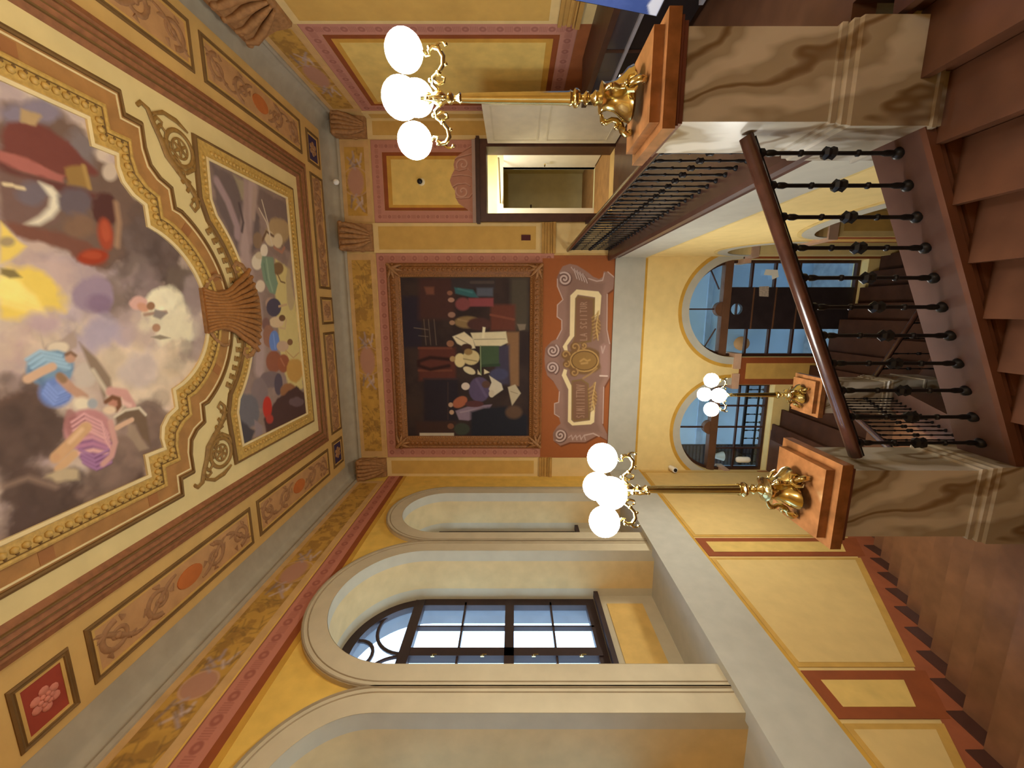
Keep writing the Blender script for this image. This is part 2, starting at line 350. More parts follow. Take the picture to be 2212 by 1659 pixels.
# left wall: upper skin with three round-headed niches, lower skin slightly proud
NICHE = [(2.0, .62), (3.915, .855), (5.83, .62)]; SPR, SILL, NB = 1.1, -1.84, .61
def wall_left():
    up = MB(); up.plate([rectp(-2.6, FARY+.3, -1.84, WT+.3)]+[archp(c, h, SPR, SILL+.0005) for c, h in NICHE], LW, -.04, 0)
    w = up.build('wall_left', deepy, **ST)
    lo = MB().rect(-2.6, FARY, -6.6, -1.84, LW, -1.2, .0); lo.rect(-2.6, FARY, -6.6, -1.86, LW, 0, .12); lo.build('wall_left', lowy, **ST)
    band = MB().rect(-2.6, FARY, -2.385, -1.80, LW, -.02, .128); band.build('ledge_band', grey, w)
    MB().rect(-2.6, FARY, -2.42, -2.385, LW, .1, .126).build('ochre_stripe', ochre, w)
    for k, (c, h) in enumerate(NICHE):
        s = MB(); s.plate([archband(c, h+.235, h, SPR, SILL, 36)], LW, 0, .05); s.build('arch_surround', surround, w)
        l = MB(); pth = [(c+h+.215, SILL+.02)]+arc(c, SPR, h+.215, 0, 180, 40)+[(c-h-.215, SILL+.02)]
        l.sweep([(-.018, .05), (-.012, .062), (.0, .062), (.005, .05)], pth, LW, False)
        pth = [(c+h+.17, SILL+.02)]+arc(c, SPR, h+.17, 0, 180, 40)+[(c-h-.17, SILL+.02)]
        l.sweep([(-.008, .05), (-.004, .057), (.0, .057), (.004, .05)], pth, LW, False); l.build('arch_bead', mat('bead', (150, 130, 98)), w)
        r = MB(); hh = h-.003; P = [(c+hh, SILL)]+arc(c, SPR, hh, 0, 180, 40)+[(c-hh, SILL)]
        for a, b, q in ((0, .14, r),): pass
        def shell(n0, n1, nm, mt, ins=0):
            m = MB(); v = []; f = []
            for (u, z) in P: v += [LW(u, z, n0), LW(u, z, n1)]
            for i in range(len(P)-1): f.append((2*i, 2*i+2, 2*i+3, 2*i+1))
            m.add(v, f); m.build(nm, mt, w, 40)
        shell(.05, -.10, 'reveal_edge', surround); shell(-.10, -.50, 'reveal_field', reveal); shell(-.50, -NB, 'reveal_back', surround)
        MB().rect(c-h+.003, c+h-.003, SILL-.002, SILL+.006, LW, -NB, .04).build('niche_sill', grey, w)
        bk = MB(); bk.plate([rectp(c-h-.3, c+h+.3, SILL-.1, SPR+h+.3), archp(c, h-.0005, SPR, -1.06)], LW, -NB-.2, -NB); bk.build('niche_back', surround, w)
        bo = MB(); bo.plate([rectp(c-h-.3, c+h+.3, SILL-.1, SPR+h+.3), archp(c, h-.002, SPR, -1.06)], LW, -NB-.42, -NB-.2); bo.build('outer_reveal', mat('outer_reveal', (104, 108, 112), var=.08), w)
        MB().rect(c-h+.16, c+h-.16, SILL+.18, -1.2, LW, -NB, -NB+.012).build('painted_panel', mat('niche_panel', (206, 164, 86)), w)
    rosette = Canvas(.4, FARY, 2.19, 2.40, .0075, (184, 112, 88)); rosette.grain(.05, 12, 8)
    n = round((FARY-.4)/.2)
    for i in range(n+1):
        u = .4+i*.2; rosette.ell(u, 2.30, .05, .043, (150, 80, 62), .006, .85, raw=True); rosette.ell(u, 2.30, .018, .018, (184, 112, 88), .006, .7, raw=True)
        for j in range(5): rosette.line([(u+.06+.02*j, 2.262), (u+.06+.02*j, 2.338)], .009, (150, 80, 62), .004, .8, raw=True)
    rosette.line([(.4, 2.395), (FARY, 2.395)], .014, (120, 70, 40), .004, .8, raw=True); rosette.build('painted_border', LW, .004, w)
    MB().rect(-.5, FARY, 2.115, 2.19, LW, 0, .005).build('painted_frame', red, w)
    MB().rect(-.5, FARY, 2.055, 2.115, LW, 0, .004).build('ochre_stripe', mat('stripe_gold', (190, 138, 44)), w)
    frieze(LW, .3, 7.05, w, 9, [(1.3, 0), (1.7, 0), (2.1, 0), (2.9, .22), (3.7, 0), (4.4, .34), (5.6, 0), (6.2, 0), (3.3, 0), (2.5, 0)])
    LL = lambda u, v, nn: (-2.998+nn, u, v)
    def skew(u0, u1, zt, inset=0):  # panel whose foot follows the flight
        f = lambda u: -4.20-.55*(4.474-u)*-1+inset if False else -4.20+.545*(4.474-u)+inset
        return [(u0, f(u0)), (u1, f(u1)), (u1, zt), (u0, zt)]
    for (a, b) in ((4.94, 4.535), (2.92, 2.51)):
        MB().plate([skew(b, a, -2.425, -.13)], LL, 0, .004).build('painted_frame', red, w); MB().plate([skew(b+.09, a-.09, -2.53, .09)], LL, .004, .007).build('painted_panel', mat('wall_panel', (208, 170, 88)), w)
    for (a, b) in ((7.2, 4.975), (4.5, 2.955), (2.475, 1.75)):
        MB().plate([skew(b, a, -2.425, -.06)], LL, 0, .004).build('painted_frame', mat('panel_rim', (190, 144, 62)), w); MB().plate([skew(b+.045, a-.045, -2.47, .02)], LL, .004, .007).build('painted_panel', lowy, w)
    f = lambda u: -4.20+.545*(4.474-u)
    MB().plate([[(.6, -3.2), (5.0, f(5.0)-.8), (7.25, -5.2), (7.25, -4.62), (5.2, -4.62), (1.7, f(1.7)-.06), (.6, -2.75)]], LL, 0, .003).build('painted_dado', mat('left_dado', (150, 76, 42)), w)
    return w
wleft = wall_left()
# right wall
def wall_right():
    w = MB().rect(-2.6, FARY+.3, -6.6, WT+.3, RW, -.25, 0).build('wall_right', cream, **ST)
    pilaster(w, RW, 4.2, 5.06); pilaster(w, RW, 7.06, 7.3)
    rosette_band((5.075, 7.05, -.72, 2.40), (5.27, 6.88, -.53, 2.20), RW, .004, w)
    MB().ring((5.27, 6.88, -.53, 2.20), (5.33, 6.83, -.46, 2.13), RW, 0, .005).build('painted_frame', red, w)
    MB().rect(5.33, 6.83, -.46, 2.13, RW, 0, .004).build('painted_panel', mat('panel_edge', (196, 142, 50)), w)
    MB().rect(5.40, 6.77, -.38, 2.06, RW, .004, .006).build('painted_panel', mat('panel_yellow', (216, 180, 92)), w)
    MB().rect(-2.6, FARY, -1.68, -.72, RW, 0, .005).build('painted_dado', brick, w)
    frieze(RW, 5.06, 7.08, w, 21, [(6.1, .42)]); frieze(RW, 1.9, 4.2, w, 23, [(3.0, .4)])
    MB().rect(2.2, 7.2, -4.1, -1.9, RW, 0, .004).build('painted_frame', mat('under_grey', (180, 168, 140)), w)
    for a in (2.6, 4.1, 5.6): MB().rect(a, a+1.3, -6.4, -4.1, RW, 0, .005).build('painted_frame', red, w); MB().rect(a+.18, a+1.12, -6.2, -4.25, RW, .005, .008).build('painted_panel', mat('low_panel', (196, 152, 74)), w)
    return w
wright = wall_right()
MB().box(-3.9, 3.4, -2.85, -2.6, -6.6, 3.4).build('wall_back', cream, **ST)
MB().box(-3.9, 3.4, -2.6, FARY+.3, -6.75, -6.5).build('floor', floorm, **ST)
# ceiling: flat field, coved edge, bands
cl = MB().box(-2.82, 2.82, -2.6, 7.0, CEIL, CEIL+.2).build('ceiling', ceilc, **ST)
def cove_build():
    c = MB(); prof = []
    for k in range(9):
        a = PI/2*k/8; prof.append((.30*(1-math.cos(a)), .17*(1-math.sin(a))))   # (distance in from the wall, drop under the ceiling)
    path = [(-HALF, -2.6), (HALF, -2.6), (HALF, FARY), (-HALF, FARY)]
    c.sweep([(o, n+.0) for o, n in reversed(prof)], path, CL, True)
    c.sweep([(0, .17), (0, .20), (.025, .20), (.035, .165)], path, CL, True)
    o = c.build('cove', cove, cl, 40); return o
cove_build()
def frame_strip(o, i, mt, n0, n1, nm): return MB().ring(o, i, CL, n0, n1).build(nm, mt, cl)
frame_strip((-2.82, 2.82, -2.6, 7.0), (-2.10, 2.10, -2.0, 6.40), ceily, 0, .004, 'painted_band')
bm_ = MB(); bm_.sweep([(0, 0), (.0, .03), (.05, .05), (.07, .03), (.10, .045), (.13, .03), (.155, .05), (.19, .035), (.22, .02), (.25, 0)], rectp(-2.12, 2.12, -2.0, 6.41), CL, True)
bm_.build('trim_1', brownm, **ST)
bm2 = MB()
for z in (.075, .14, .195): bm2.ring((-2.12+z, 2.12-z, -2.0+z, 6.41-z), (-2.12+z+.012, 2.12-z-.012, -2.0+z+.012, 6.41-z-.012), CL, .02, .047)
bm2.build('dark_groove', darkline, bpy.data.objects['trim_1'])
# ================================================================== gallery, arcade under it, landings and flights
GAL, LA2, LA3, GND = -1.68, -2.94, -4.82, -6.5
g = MB(); g.box(.93, HALF, 2.3, FARY, -1.80, GAL); g.box(1.5, HALF, -2.6, 2.3, -1.9, GAL); g.build('floor', floorm, **ST)
ge = MB(); ge.sweep([(0, -1.82), (-.02, -1.80), (-.02, -1.775), (.012, -1.76), (.012, -1.70), (.04, -1.685), (.04, -1.645), (0, -1.635), (-.33, -1.635), (-.33, -1.70)], [(.90, 2.45), (.90, FARY-.0)], lambda u, v, n: (u, v, n), False)
ge.build('trim_2', stringm, **ST)
# arcade carrying the gallery
AW = lambda u, v, n: (.93-n, u, v)
ARC = ((3.95, 1.45, .64), (6.46, .62, .66))
aw = MB(); aw.plate([rectp(2.2, FARY, -6.6, -1.82)]+[archp(c, h, -4.02, -6.55, 24, r) for c, h, r in ARC], AW, -.34, 0)
arcade = aw.build('wall_right', lowfar, **ST)
b = MB().rect(2.2, FARY, -2.295, -1.82, AW, 0, .02); b.build('beam_face', grey, arcade)
MB().rect(2.2, FARY, -2.345, -2.295, AW, 0, .012).build('ochre_stripe', mat('pale_ochre', (206, 176, 104)), arcade)
for c, h, r in ARC:
    MB().plate([archband(c, h+.13, h, -4.02, -4.05, 30, r+.15, r)], AW, 0, .012).build('arch_surround', grey, arcade)
    MB().plate([archp(c, h+.18, -4.02, 0, 30, r+.2)[2:]+archp(c, h+.13, -4.02, 0, 30, r+.15)[2:][::-1]], AW, 0, .008).build('ochre_stripe', mat('pale_ochre', (206, 176, 104)), arcade)
m = MB()
for u0, u1 in ((5.37, 5.88), (2.25, 2.54), (7.04, 7.3)): m.rect(u0, u1, -4.12, -4.0, AW, -.37, .04)
m.build('impost', mat('impost_stone', (190, 150, 120)), arcade)
m = MB(); m.rect(5.42, 5.82, -6.5, -4.12, AW, -.345, .006); m.build('painted_frame', red, arcade)
MB().rect(5.52, 5.72, -5.8, -4.25, AW, .006, .01).build('painted_panel', mat('low_panel', (196, 152, 74)), arcade)
MB().rect(4.62, 5.14, -6.4, -4.2, lambda u, v, n: (1.0+.24*(u-4.62)/.52, 5.395-n, v), 0, .004).build('painted_panel', mat('low_panel', (196, 152, 74)), arcade)
# ---- flights: thing > step (each), string with moulding
def flight(label, cat, n, pos, axis, along, z0, rise, run, lo, hi, sm):
    # first nosing at `along`, each step lower by rise and further by run (signed) along axis
    root = thing('stair_flight', label, cat, pos)
    sg = 1 if run > 0 else -1
    for k in range(n):
        a0 = along+run*(k-1)-.001*sg; a1 = along+run*k+.025*sg; z = z0-rise*k
        pr = [(min(a0, a1), max(a0, a1))][0]
        mb = MB()
        def bx(p, q, r0, r1, zz0, zz1):
            if axis == 'x': mb.box(p, q, r0, r1, zz0, zz1)
            else: mb.box(r0, r1, p, q, zz0, zz1)
        bx(pr[0], pr[1], lo, hi, z-.04, z)                                   # tread slab with its nosing
        q = (a1-.03*sg); bx(min(a0, q), max(a0, q), lo, hi, z-rise-.16, z-.04)   # riser block
        o = mb.build('step', sm, root)
    return root
fa = flight('brown stone stair flight in the foreground rising to the gallery pedestal on the right', 'stairs', 10, (0, 1.0, -2.4), 'x', 1.36, -1.753, .132, -.275, -2.3, 2.14, stepm)
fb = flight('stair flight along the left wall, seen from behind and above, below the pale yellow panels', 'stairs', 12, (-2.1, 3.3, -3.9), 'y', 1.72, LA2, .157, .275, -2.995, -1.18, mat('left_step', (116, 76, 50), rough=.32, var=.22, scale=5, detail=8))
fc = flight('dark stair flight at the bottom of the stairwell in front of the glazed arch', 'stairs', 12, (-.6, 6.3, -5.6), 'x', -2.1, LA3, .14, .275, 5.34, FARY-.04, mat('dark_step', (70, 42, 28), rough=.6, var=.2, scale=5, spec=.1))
MB().box(-2.995, -1.05, -2.6, 1.62, LA2-.2, LA2-.001).build('floor', floorm, **ST); MB().box(-2.995, -2.2, 4.7, FARY-.02, LA3-.25, LA3-.002).build('floor', floorm, **ST); MB().box(-2.3, -1.2, 4.75, 5.3, LA3-.25, LA3-.004).build('floor', floorm, **ST)
# strings (the sloped stone kerbs that carry the balusters)
def string(nm, root, pts, axis, c0, c1, th, mt, lip):
    # pts: (along, ztop) two ends; slab between c0 and c1 across
    (a0, z0), (a1, z1) = pts; P = lambda a, c, z: (a, c, z) if axis == 'x' else (c, a, z)
    mb = MB(); v = []
    for a, z in ((a0, z0), (a1, z1)):
        for c, dz in ((c0, 0), (c0, -th), (c1, -th), (c1, 0)): v.append(P(a, c, z+dz))
    mb.add(v, [(0, 1, 2, 3), (7, 6, 5, 4), (0, 3, 7, 4), (1, 5, 6, 2), (0, 4, 5, 1), (3, 2, 6, 7)])
    s = mb.build(nm, mt, root)
    ml = MB()
    for k, (h0, h1, o) in enumerate(((.0, .05, .03), (.065, .085, .018), (.10, .17, .025))):
        v = []
        for a, z in ((a0, z0), (a1, z1)):
            for c, dz in ((c0, -h0), (c0-lip*o, -h0), (c0-lip*o, -h1), (c0, -h1)): v.append(P(a, c, z+dz))
        ml.add(v, [(0, 1, 2, 3), (7, 6, 5, 4), (0, 3, 7, 4), (1, 5, 6, 2), (0, 4, 5, 1), (3, 2, 6, 7)])
    ml.build('string_moulding', mat('string_mould', (100, 60, 42), rough=.35, var=.15), s)
    return s
SA = lambda X: -2.007+.478*(X-.745); SB = lambda Y: -3.93-.57*(Y-3.525); SCt = lambda X: -5.47-.5*(X+.782)
string('string', fa, ((.90, SA(.90)), (-.90, SA(-.90))), 'x', 2.13, 2.40, .34, stringm, 1)
string('string', fb, ((2.45, SB(2.45)), (5.0, SB(5.0))), 'y', -1.19, -.93, .34, stringm, 1)
string('string', fc, ((-.9, SCt(-.9)), (.95, SCt(.95))), 'x', 5.32, 5.08, .34, stringm, -1)
# soffits under the flights, plastered
sf = MB(); sf.add([(.9, 2.39, SA(.9)-.34), (-.9, 2.39, SA(-.9)-.34), (-.9, -2.3, SA(-.9)-.36), (.9, -2.3, SA(.9)-.36)], [(0, 1, 2, 3)]); sf.build('soffit', grey, fa)
# ================================================================== pedestals
def pedestal():
    r = thing('marble_pedestal', 'veined marble pedestal at the top of the foreground stairs, on the gallery corner', 'pedestal', (1.09, 2.315, -2.15))
    x0, x1, y0, y1 = .89, 1.29, 2.12, 2.51
    MB().box(x0, x1, y0, y1, -1.50, -.775).build('shaft', marb, r)
    m = MB(); m.box(x0-.03, x1+.03, y0-.03, y1+.03, -.775, -.755); m.box(x0-.015, x1+.015, y0-.015, y1+.015, -.80, -.775); m.build('neck_moulding', mat('dark_red_marble', (96, 52, 38), rough=.3, var=.2), r)
    m = MB(); m.box(x0-.05, x1+.05, y0-.05, y1+.05, -.755, -.695); m.build('cap', plinthm, r)
    MB().box(x0-.005, x1+.005, y0-.005, y1+.005, -.695, -.645).build('plinth', plinthm, r)
    m = MB(); P = rectp(x0, x1, y0, y1)
    m.sweep([(0, -1.50), (-.012, -1.505), (-.012, -1.53), (-.004, -1.535), (-.022, -1.55), (-.022, -1.575), (-.03, -1.59), (-.03, -1.60)], P, lambda u, v, n: (u, v, n), True); m.build('waist_moulding', marb, r)
    MB().box(x0-.03, x1+.03, y0-.03, y1+.03, -2.35, -1.60).build('base_block', marb, r)
    m = MB(); m.sweep([(-.03, -1.96), (-.042, -1.965), (-.042, -1.985), (-.03, -1.99)], P, lambda u, v, n: (u, v, n), True); m.build('base_moulding', marb, r)
    return r
p1 = pedestal()
p2 = dup(p1, (-2.165, 0, -1.09), 'veined marble pedestal at the foot of the foreground flight beside the left wall stairs')
p3 = dup(p1, (-2.165, 2.83, -3.12), 'small-looking marble pedestal deep in the stairwell before the left glazed arch')
# ================================================================== railings
def baluster_mb(x, y, z0, z1, s=1.0):
    h = z1-z0; mb = MB(); r = .0105*s
    mb.lathe([(.026*s, 0), (.028*s, .012), (.018*s, .026), (.012*s, .03), (.016*s, .05), (.016*s, .075), (r, .095), (r, h*.28), (.017*s, h*.29), (.017*s, h*.305), (r, h*.315), (r, h*.455), (.030*s, h*.475), (.024*s, h*.5), (.030*s, h*.525), (r, h*.545), (r, h*.685), (.017*s, h*.695), (.017*s, h*.71), (r, h*.72), (r, h-.09), (.017*s, h-.07), (.017*s, h-.045), (.011*s, h-.035), (.024*s, h-.02), (.024*s, h)], (x, y, z0), 10)
    return mb
def railing(label, a0, a1, axis, c, zb, zt, n, hr=.03, bs=1.0):
    P = lambda a, z: (a, c, z) if axis == 'x' else (c, a, z)
    root = thing('stair_railing', label, 'railing', P((a0+a1)/2, zb((a0+a1)/2)))
    mb = MB(); d = Vector(P(a1, zt(a1)))-Vector(P(a0, zt(a0)))
    mb.tube([P(a0+(a1-a0)*k/6, zt(a0+(a1-a0)*k/6)) for k in range(7)], hr, 12, flat=(.85, 1.15), up=(0, 0, 1)); mb.build('handrail', hand, root, 50)
    u = MB(); u.tube([P(a0, zt(a0)-hr-.004), P(a1, zt(a1)-hr-.004)], .013, 4, flat=(.6, 1.2), up=(0, 0, 1)); u.build('under_rail', iron, root)
    for k in range(n):
        a = a0+(a1-a0)*(k+.5)/n; b = baluster_mb(*P(a, 0)[:2], zb(a)-.004, zt(a)-hr, bs).build('baluster', iron, root, 40)
        if bs >= 1:
            q = P(a, 0); h = zt(a)-hr-zb(a); m = MB(); m.lathe([(.02, -.034), (.034, -.02), (.026, 0), (.034, .02), (.02, .034)], (q[0], q[1], zb(a)+h*.5), 6); m.build('knob', iron, b)
            m = MB(); m.lathe([(.03, -.004), (.03, .012), (.02, .026), (.013, .03)], (q[0], q[1], zb(a)), 12); m.build('shoe', iron, b, 40)
    return root
SA2 = lambda X: -1.178+.478*(X-.893)
railing('foreground stair railing of black iron balusters under a polished brown handrail', .875, -.835, 'x', 2.25, SA, SA2, 11, .036)
railing('gallery railing of close black balusters running away to the far wall door', 2.53, FARY-.06, 'y', 1.03, lambda a: -1.635, lambda a: -.93, 32, .03, .72)
railing('thin iron railing of the left wall flight between the two marble pedestals', 2.51, 4.94, 'y', -1.07, SB, lambda Y: -2.98-.555*(Y-3.07), 18, .024, .6)
railing('lowest dark stair railing running down to the right in the stairwell', -.84, .93, 'x', 5.2, SCt, lambda X: -4.75-.5*(X+.782), 9, .026, .7)
# ================================================================== brass lamps
def lamp():
    X, Y, Z = 1.085, 2.32, -.645
    r = thing('brass_lamp', 'tall brass lamp with four lit globes on the right gallery pedestal', 'lamp', (X, Y, Z))
    # three-footed base: scrolled legs, concave body
    mb = MB(); prof = [(.085, .035), (.10, .05), (.092, .075), (.07, .10), (.055, .13), (.05, .16), (.058, .185), (.062, .195), (.05, .20), (.03, .205), (.024, .215)]
    v = []; f = []; n = 36
    for rr, z in prof:
        for k in range(n):
            a = 2*PI*k/n; q = 1+(.20*math.cos(3*a-PI/2*3) if z < .17 else .04*math.cos(3*a)); v.append((X+1.18*rr*q*math.cos(a), Y+1.18*rr*q*math.sin(a), Z+z))
    for i in range(len(prof)-1):
        for k in range(n): l = (k+1) % n; f.append((i*n+k, i*n+l, (i+1)*n+l, (i+1)*n+k))
    mb.add(v, f)
    mb.build('base', brass, r, 60)
    for k in range(3):
        a = -PI/2+k*2*PI/3+.1; ca, sa = 1.14*math.cos(a), 1.14*math.sin(a); ft = MB()
        pts = [(.06, .185), (.085, .175), (.093, .15), (.082, .125), (.085, .10), (.10, .075), (.125, .06), (.14, .04), (.138, .018), (.12, .014)]
        ft.tube([(X+q*ca, Y+q*sa, Z+z) for q, z in pts], [.008, .014, .015, .013, .014, .017, .018, .018, .016, .010], 8)
        ft.ball((X+.135*ca, Y+.135*sa, Z+.017), .017, 10, 6); ft.ball((X+.092*ca, Y+.092*sa, Z+.165), .016, 10, 6); ft.ball((X+.112*ca, Y+.112*sa, Z+.095), .014, 8, 6)
        for s in (-1, 1): ft.tube([(X+.10*ca-s*.0*sa, Y+.10*sa, Z+.10), (X+.11*ca-s*.03*sa, Y+.11*sa+s*.03*ca, Z+.085), (X+.12*ca-s*.035*sa, Y+.12*sa+s*.035*ca, Z+.06), (X+.125*ca-s*.02*sa, Y+.125*sa+s*.02*ca, Z+.045)], [.006, .011, .01, .005], 6)
        ft.build('foot', brass, r, 50)
        gl = MB(); b_ = a+PI/3; gl.ball((X+.075*math.cos(b_), Y+.075*math.sin(b_), Z+.06), .016, 8, 6)
        for q in (-.5, .5): gl.ball((X+.078*math.cos(b_+q), Y+.078*math.sin(b_+q), Z+.05), .012, 8, 6)
        gl.build('leaf_boss', brass, r, 50)
    MB().lathe([(.02, .20), (.034, .215), (.036, .225), (.02, .24), (.016, .252), (.03, .262), (.032, .272), (.018, .285), (.018, .296), (.034, .305), (.044, .318), (.044, .330), (.03, .340), (.036, .350), (.038, .356)], (X, Y, Z), 20).build('stem_knob', brass, r, 50)
    MB().lathe([(.034, .352), (.031, .37), (.024, .86), (.021, .915), (.024, .92)], (X, Y, Z), 24, .06).build('column', brass, r, 30)
    MB().lathe([(.02, .915), (.028, .925), (.017, .94), (.015, .955), (.028, .968), (.030, .98), (.016, .99), (.020, 1.0), (.034, 1.015), (.040, 1.035), (.030, 1.055), (.020, 1.07), (.028, 1.085), (.024, 1.11), (.012, 1.13), (.016, 1.145), (.0, 1.165)], (X, Y, Z), 18).build('finial', brass, r, 50)
    for k in range(4):
        a = .12+k*PI/2; ca, sa = math.cos(a), math.sin(a); Q = lambda q, z: (X+q*ca, Y+q*sa, Z+z); am = MB()
        am.tube([Q(q, z) for q, z in ((.03, 1.03), (.055, 1.06), (.085, 1.055), (.105, 1.025), (.135, 1.0), (.17, .995), (.20, 1.015), (.205, 1.045), (.19, 1.065), (.175, 1.06), (.172, 1.08), (.185, 1.09), (.19, 1.10))], [.009, .010, .010, .010, .011, .012, .012, .011, .009, .008, .007, .008, .008], 8)
        am.tube([Q(q, z) for q, z in ((.075, 1.055), (.06, 1.025), (.068, 1.0), (.085, .995), (.09, 1.01))], [.008, .009, .008, .007, .005], 6)
        am.tube([Q(q, z) for q, z in ((.205, 1.03), (.222, 1.01), (.224, .99), (.214, .98))], [.008, .007, .006, .004], 6)
        for q, z, s in ((.105, 1.025, .015), (.075, 1.07, .011), (.215, .978, .010), (.205, 1.06, .010), (.138, .985, .010)): am.ball(Q(q, z), s, 8, 6)
        ar = am.build('arm', brass, r, 50)
        MB().lathe([(.012, 1.095), (.026, 1.10), (.030, 1.11), (.036, 1.12), (.034, 1.125)], Q(.19, 0)[:2]+(Z,), 14).build('gallery_cup', brass, ar, 50)
        MB().ball(Q(.19, 1.185), .092, 24, 16).build('globe', globe, r, 80)
    return r
l1 = lamp(); l1.rotation_euler.z = math.radians(-115)-.12
l2 = dup(l1, (-2.165, 0, -1.09), 'brass lamp with four lit globes standing on the left foreground pedestal')
l3 = dup(l1, (-2.165, 2.83, -3.12), 'smaller-looking brass lamp with lit globes before the lower glazed arches')
l2.rotation_euler.z = math.radians(-71)-.12; l3.rotation_euler.z = math.radians(-80)-.12
# dark stepped skirting where the left flight meets the wall
sk = []
for k in range(12): a = 1.72+.275*k; z = LA2-.157*k; sk += [(a-.255, z+.13), (a+.02, z+.13)]
sk += [(a+.02, LA3-.3), (1.3, LA2-.5), (1.3, LA2+.13)]
MB().plate([sk], lambda u, v, n: (-2.998+n, u, v), .003, .012).build('skirting', mat('skirting_dark', (74, 42, 32), rough=.4, var=.15), fb)
fill_pedestal = dup(p1, (1.1, -3.9, .67), 'unseen marble pedestal added behind the viewpoint to carry the extra lamp')  # added only as a stand for the extra lamp
fill_lamp = dup(l1, (1.1, -3.9, .67), 'unseen brass lamp added behind the viewpoint to brighten the foreground and walls')  # extra lamp, added to brighten front faces and upper walls
for o in (p1, p2, p3, fill_pedestal): o['group'] = 'marble pedestals of the staircase'
for o in (l1, l2, l3, fill_lamp): o['group'] = 'brass globe lamps on the pedestals'
# ================================================================== ceiling decoration
scrollc = mat('scroll_relief', (150, 104, 64), var=.15, scale=20); fieldc = mat('panel_field', (182, 132, 80), var=.12, scale=8); redf = mat('rosette_red', (150, 52, 32), var=.12); bluef = mat('rosette_blue', (58, 42, 72), var=.15)
petal = mat('petal_rose', (196, 112, 88), var=.15, scale=20); orangef = mat('cartouche_orange', (186, 98, 40), var=.1); goldline = mat('panel_gold', (196, 150, 74), var=.1)
def relief(mb, pts, r, n=.008, fl=.5, F=CL):
    mb.tube([F(u, v, n) for u, v in pts], r, 6, flat=(fl, 1), up=Vector(F(0, 0, 1))-Vector(F(0, 0, 0)))
def ceiling_panel(c, u0, u1, v0, v1, label, fill='scroll', group='ornamental ceiling panels'):
    r = thing('ceiling_panel', label, 'ceiling panel', ((u0+u1)/2, (v0+v1)/2, CEIL), group)
    mb = MB(); P = rectp(u0, u1, v0, v1)
    mb.sweep([(0, 0), (0, .012), (.012, .022), (.022, .012), (.03, .012), (.036, .02), (.042, .008)], P, CL, True); mb.build('frame', darkline, r)
    g = MB(); g.ring((u0+.04, u1-.04, v0+.04, v1-.04), (u0+.062, u1-.062, v0+.062, v1-.062), CL, .002, .011); g.build('gilt_line', goldline, r)
    a0, a1, b0, b1 = u0+.06, u1-.06, v0+.06, v1-.06
    MB().rect(a0, a1, b0, b1, CL, .0, .006).build('field', {'red': redf, 'blue': bluef}.get(fill, fieldc), r)
    cu, cv = (u0+u1)/2, (v0+v1)/2
    if fill in ('red', 'blue', 'small'):
        s = min(a1-a0, b1-b0)/2; mb = MB()
        for k in range(6):
            a = k*PI/3; mb.ball(CL(cu+s*.52*math.cos(a), cv+s*.52*math.sin(a), .008), s*.27, 10, 6, (1, 1, .35))
            mb.ball(CL(cu+s*.28*math.cos(a+.5), cv+s*.28*math.sin(a+.5), .014), s*.16, 8, 6, (1, 1, .5))
        mb.ball(CL(cu, cv, .018), s*.17, 10, 6, (1, 1, .6)); mb.build('rosette', petal if fill == 'red' else scrollc, r, 60)
    else:
        mb = MB(); lng = (b1-b0) > (a1-a0); L = (b1-b0) if lng else (a1-a0); W = (a1-a0) if lng else (b1-b0)
        def q(s, t): return (cu+t, cv+s) if lng else (cu+s, cv+t)
        n = max(2, int(L/2/(W*.95))); st = (L/2-.06*L)/n; dark = MB()
        for sg in (-1, 1):
            for k in range(n):
                s0 = sg*(L*.07+st*(k+.55)); fl = (1 if k % 2 else -1)*sg; R = W*.40
                sp = spiral(0, 0, R, PI/2*fl+PI, 1.4*fl, 26, .16)
                relief(mb, [q(s0+a*sg, b*.95) for a, b in sp], [.027-.0006*i for i in range(27)])
                relief(mb, [q(s0+sg*(-st*.5+st*t), fl*W*(.34*math.cos(PI*t))) for t in [i/8 for i in range(9)]], [.012, .018, .022, .024, .024, .022, .018, .014, .008])
                mb.ball(CL(*q(s0, 0), .012), .03, 8, 6, (1, 1, .5))
                for t in range(4):
                    an = t*1.5+k; relief(mb, [q(s0+R*.9*math.cos(an), R*.9*math.sin(an)), q(s0+R*1.22*math.cos(an+.35), min(W*.44, max(-W*.44, R*1.22*math.sin(an+.35))))], [.026, .006])
        mb.build('scrollwork', scrollc, r, 60)
        c0 = MB(); pts = [q(.085*L*math.cos(t), W*.27*math.sin(t)) for t in [2*PI*i/20 for i in range(20)]]; c0.plate([pts], CL, .004, .016); c0.build('cartouche', orangef if fill == 'scroll' else scrollc, r)
    return r
for sd, s in (('left', -1), ('right', 1)):
    U = lambda a, b: (min(a*s, b*s), max(a*s, b*s)); near = 'window' if s < 0 else 'gallery'
    ceiling_panel(cl, *U(2.29, 2.75), 2.07, 2.42, f'square red ceiling panel with a pink rosette on the {near} side', 'red')
    ceiling_panel(cl, *U(2.26, 2.72), 2.53, 4.38, f'long scrollwork ceiling panel with orange cartouche, the nearer one on the {near} side', 'scroll')
    ceiling_panel(cl, *U(2.25, 2.71), 4.50, 6.39, f'long scrollwork ceiling panel with orange cartouche, the farther one on the {near} side', 'scroll')
    ceiling_panel(cl, *U(2.21, 2.68), 6.55, 6.94, f'dark blue square ceiling panel in the far corner on the {near} side', 'blue')
    ceiling_panel(cl, *U(.35, 2.08), 6.57, 6.97, f'narrow scrollwork ceiling panel along the far wall toward the {near} side', 'plain')
ceiling_panel(cl, -.22, .22, 6.57, 6.99, 'small brown square ceiling panel centred along the far wall', 'small')
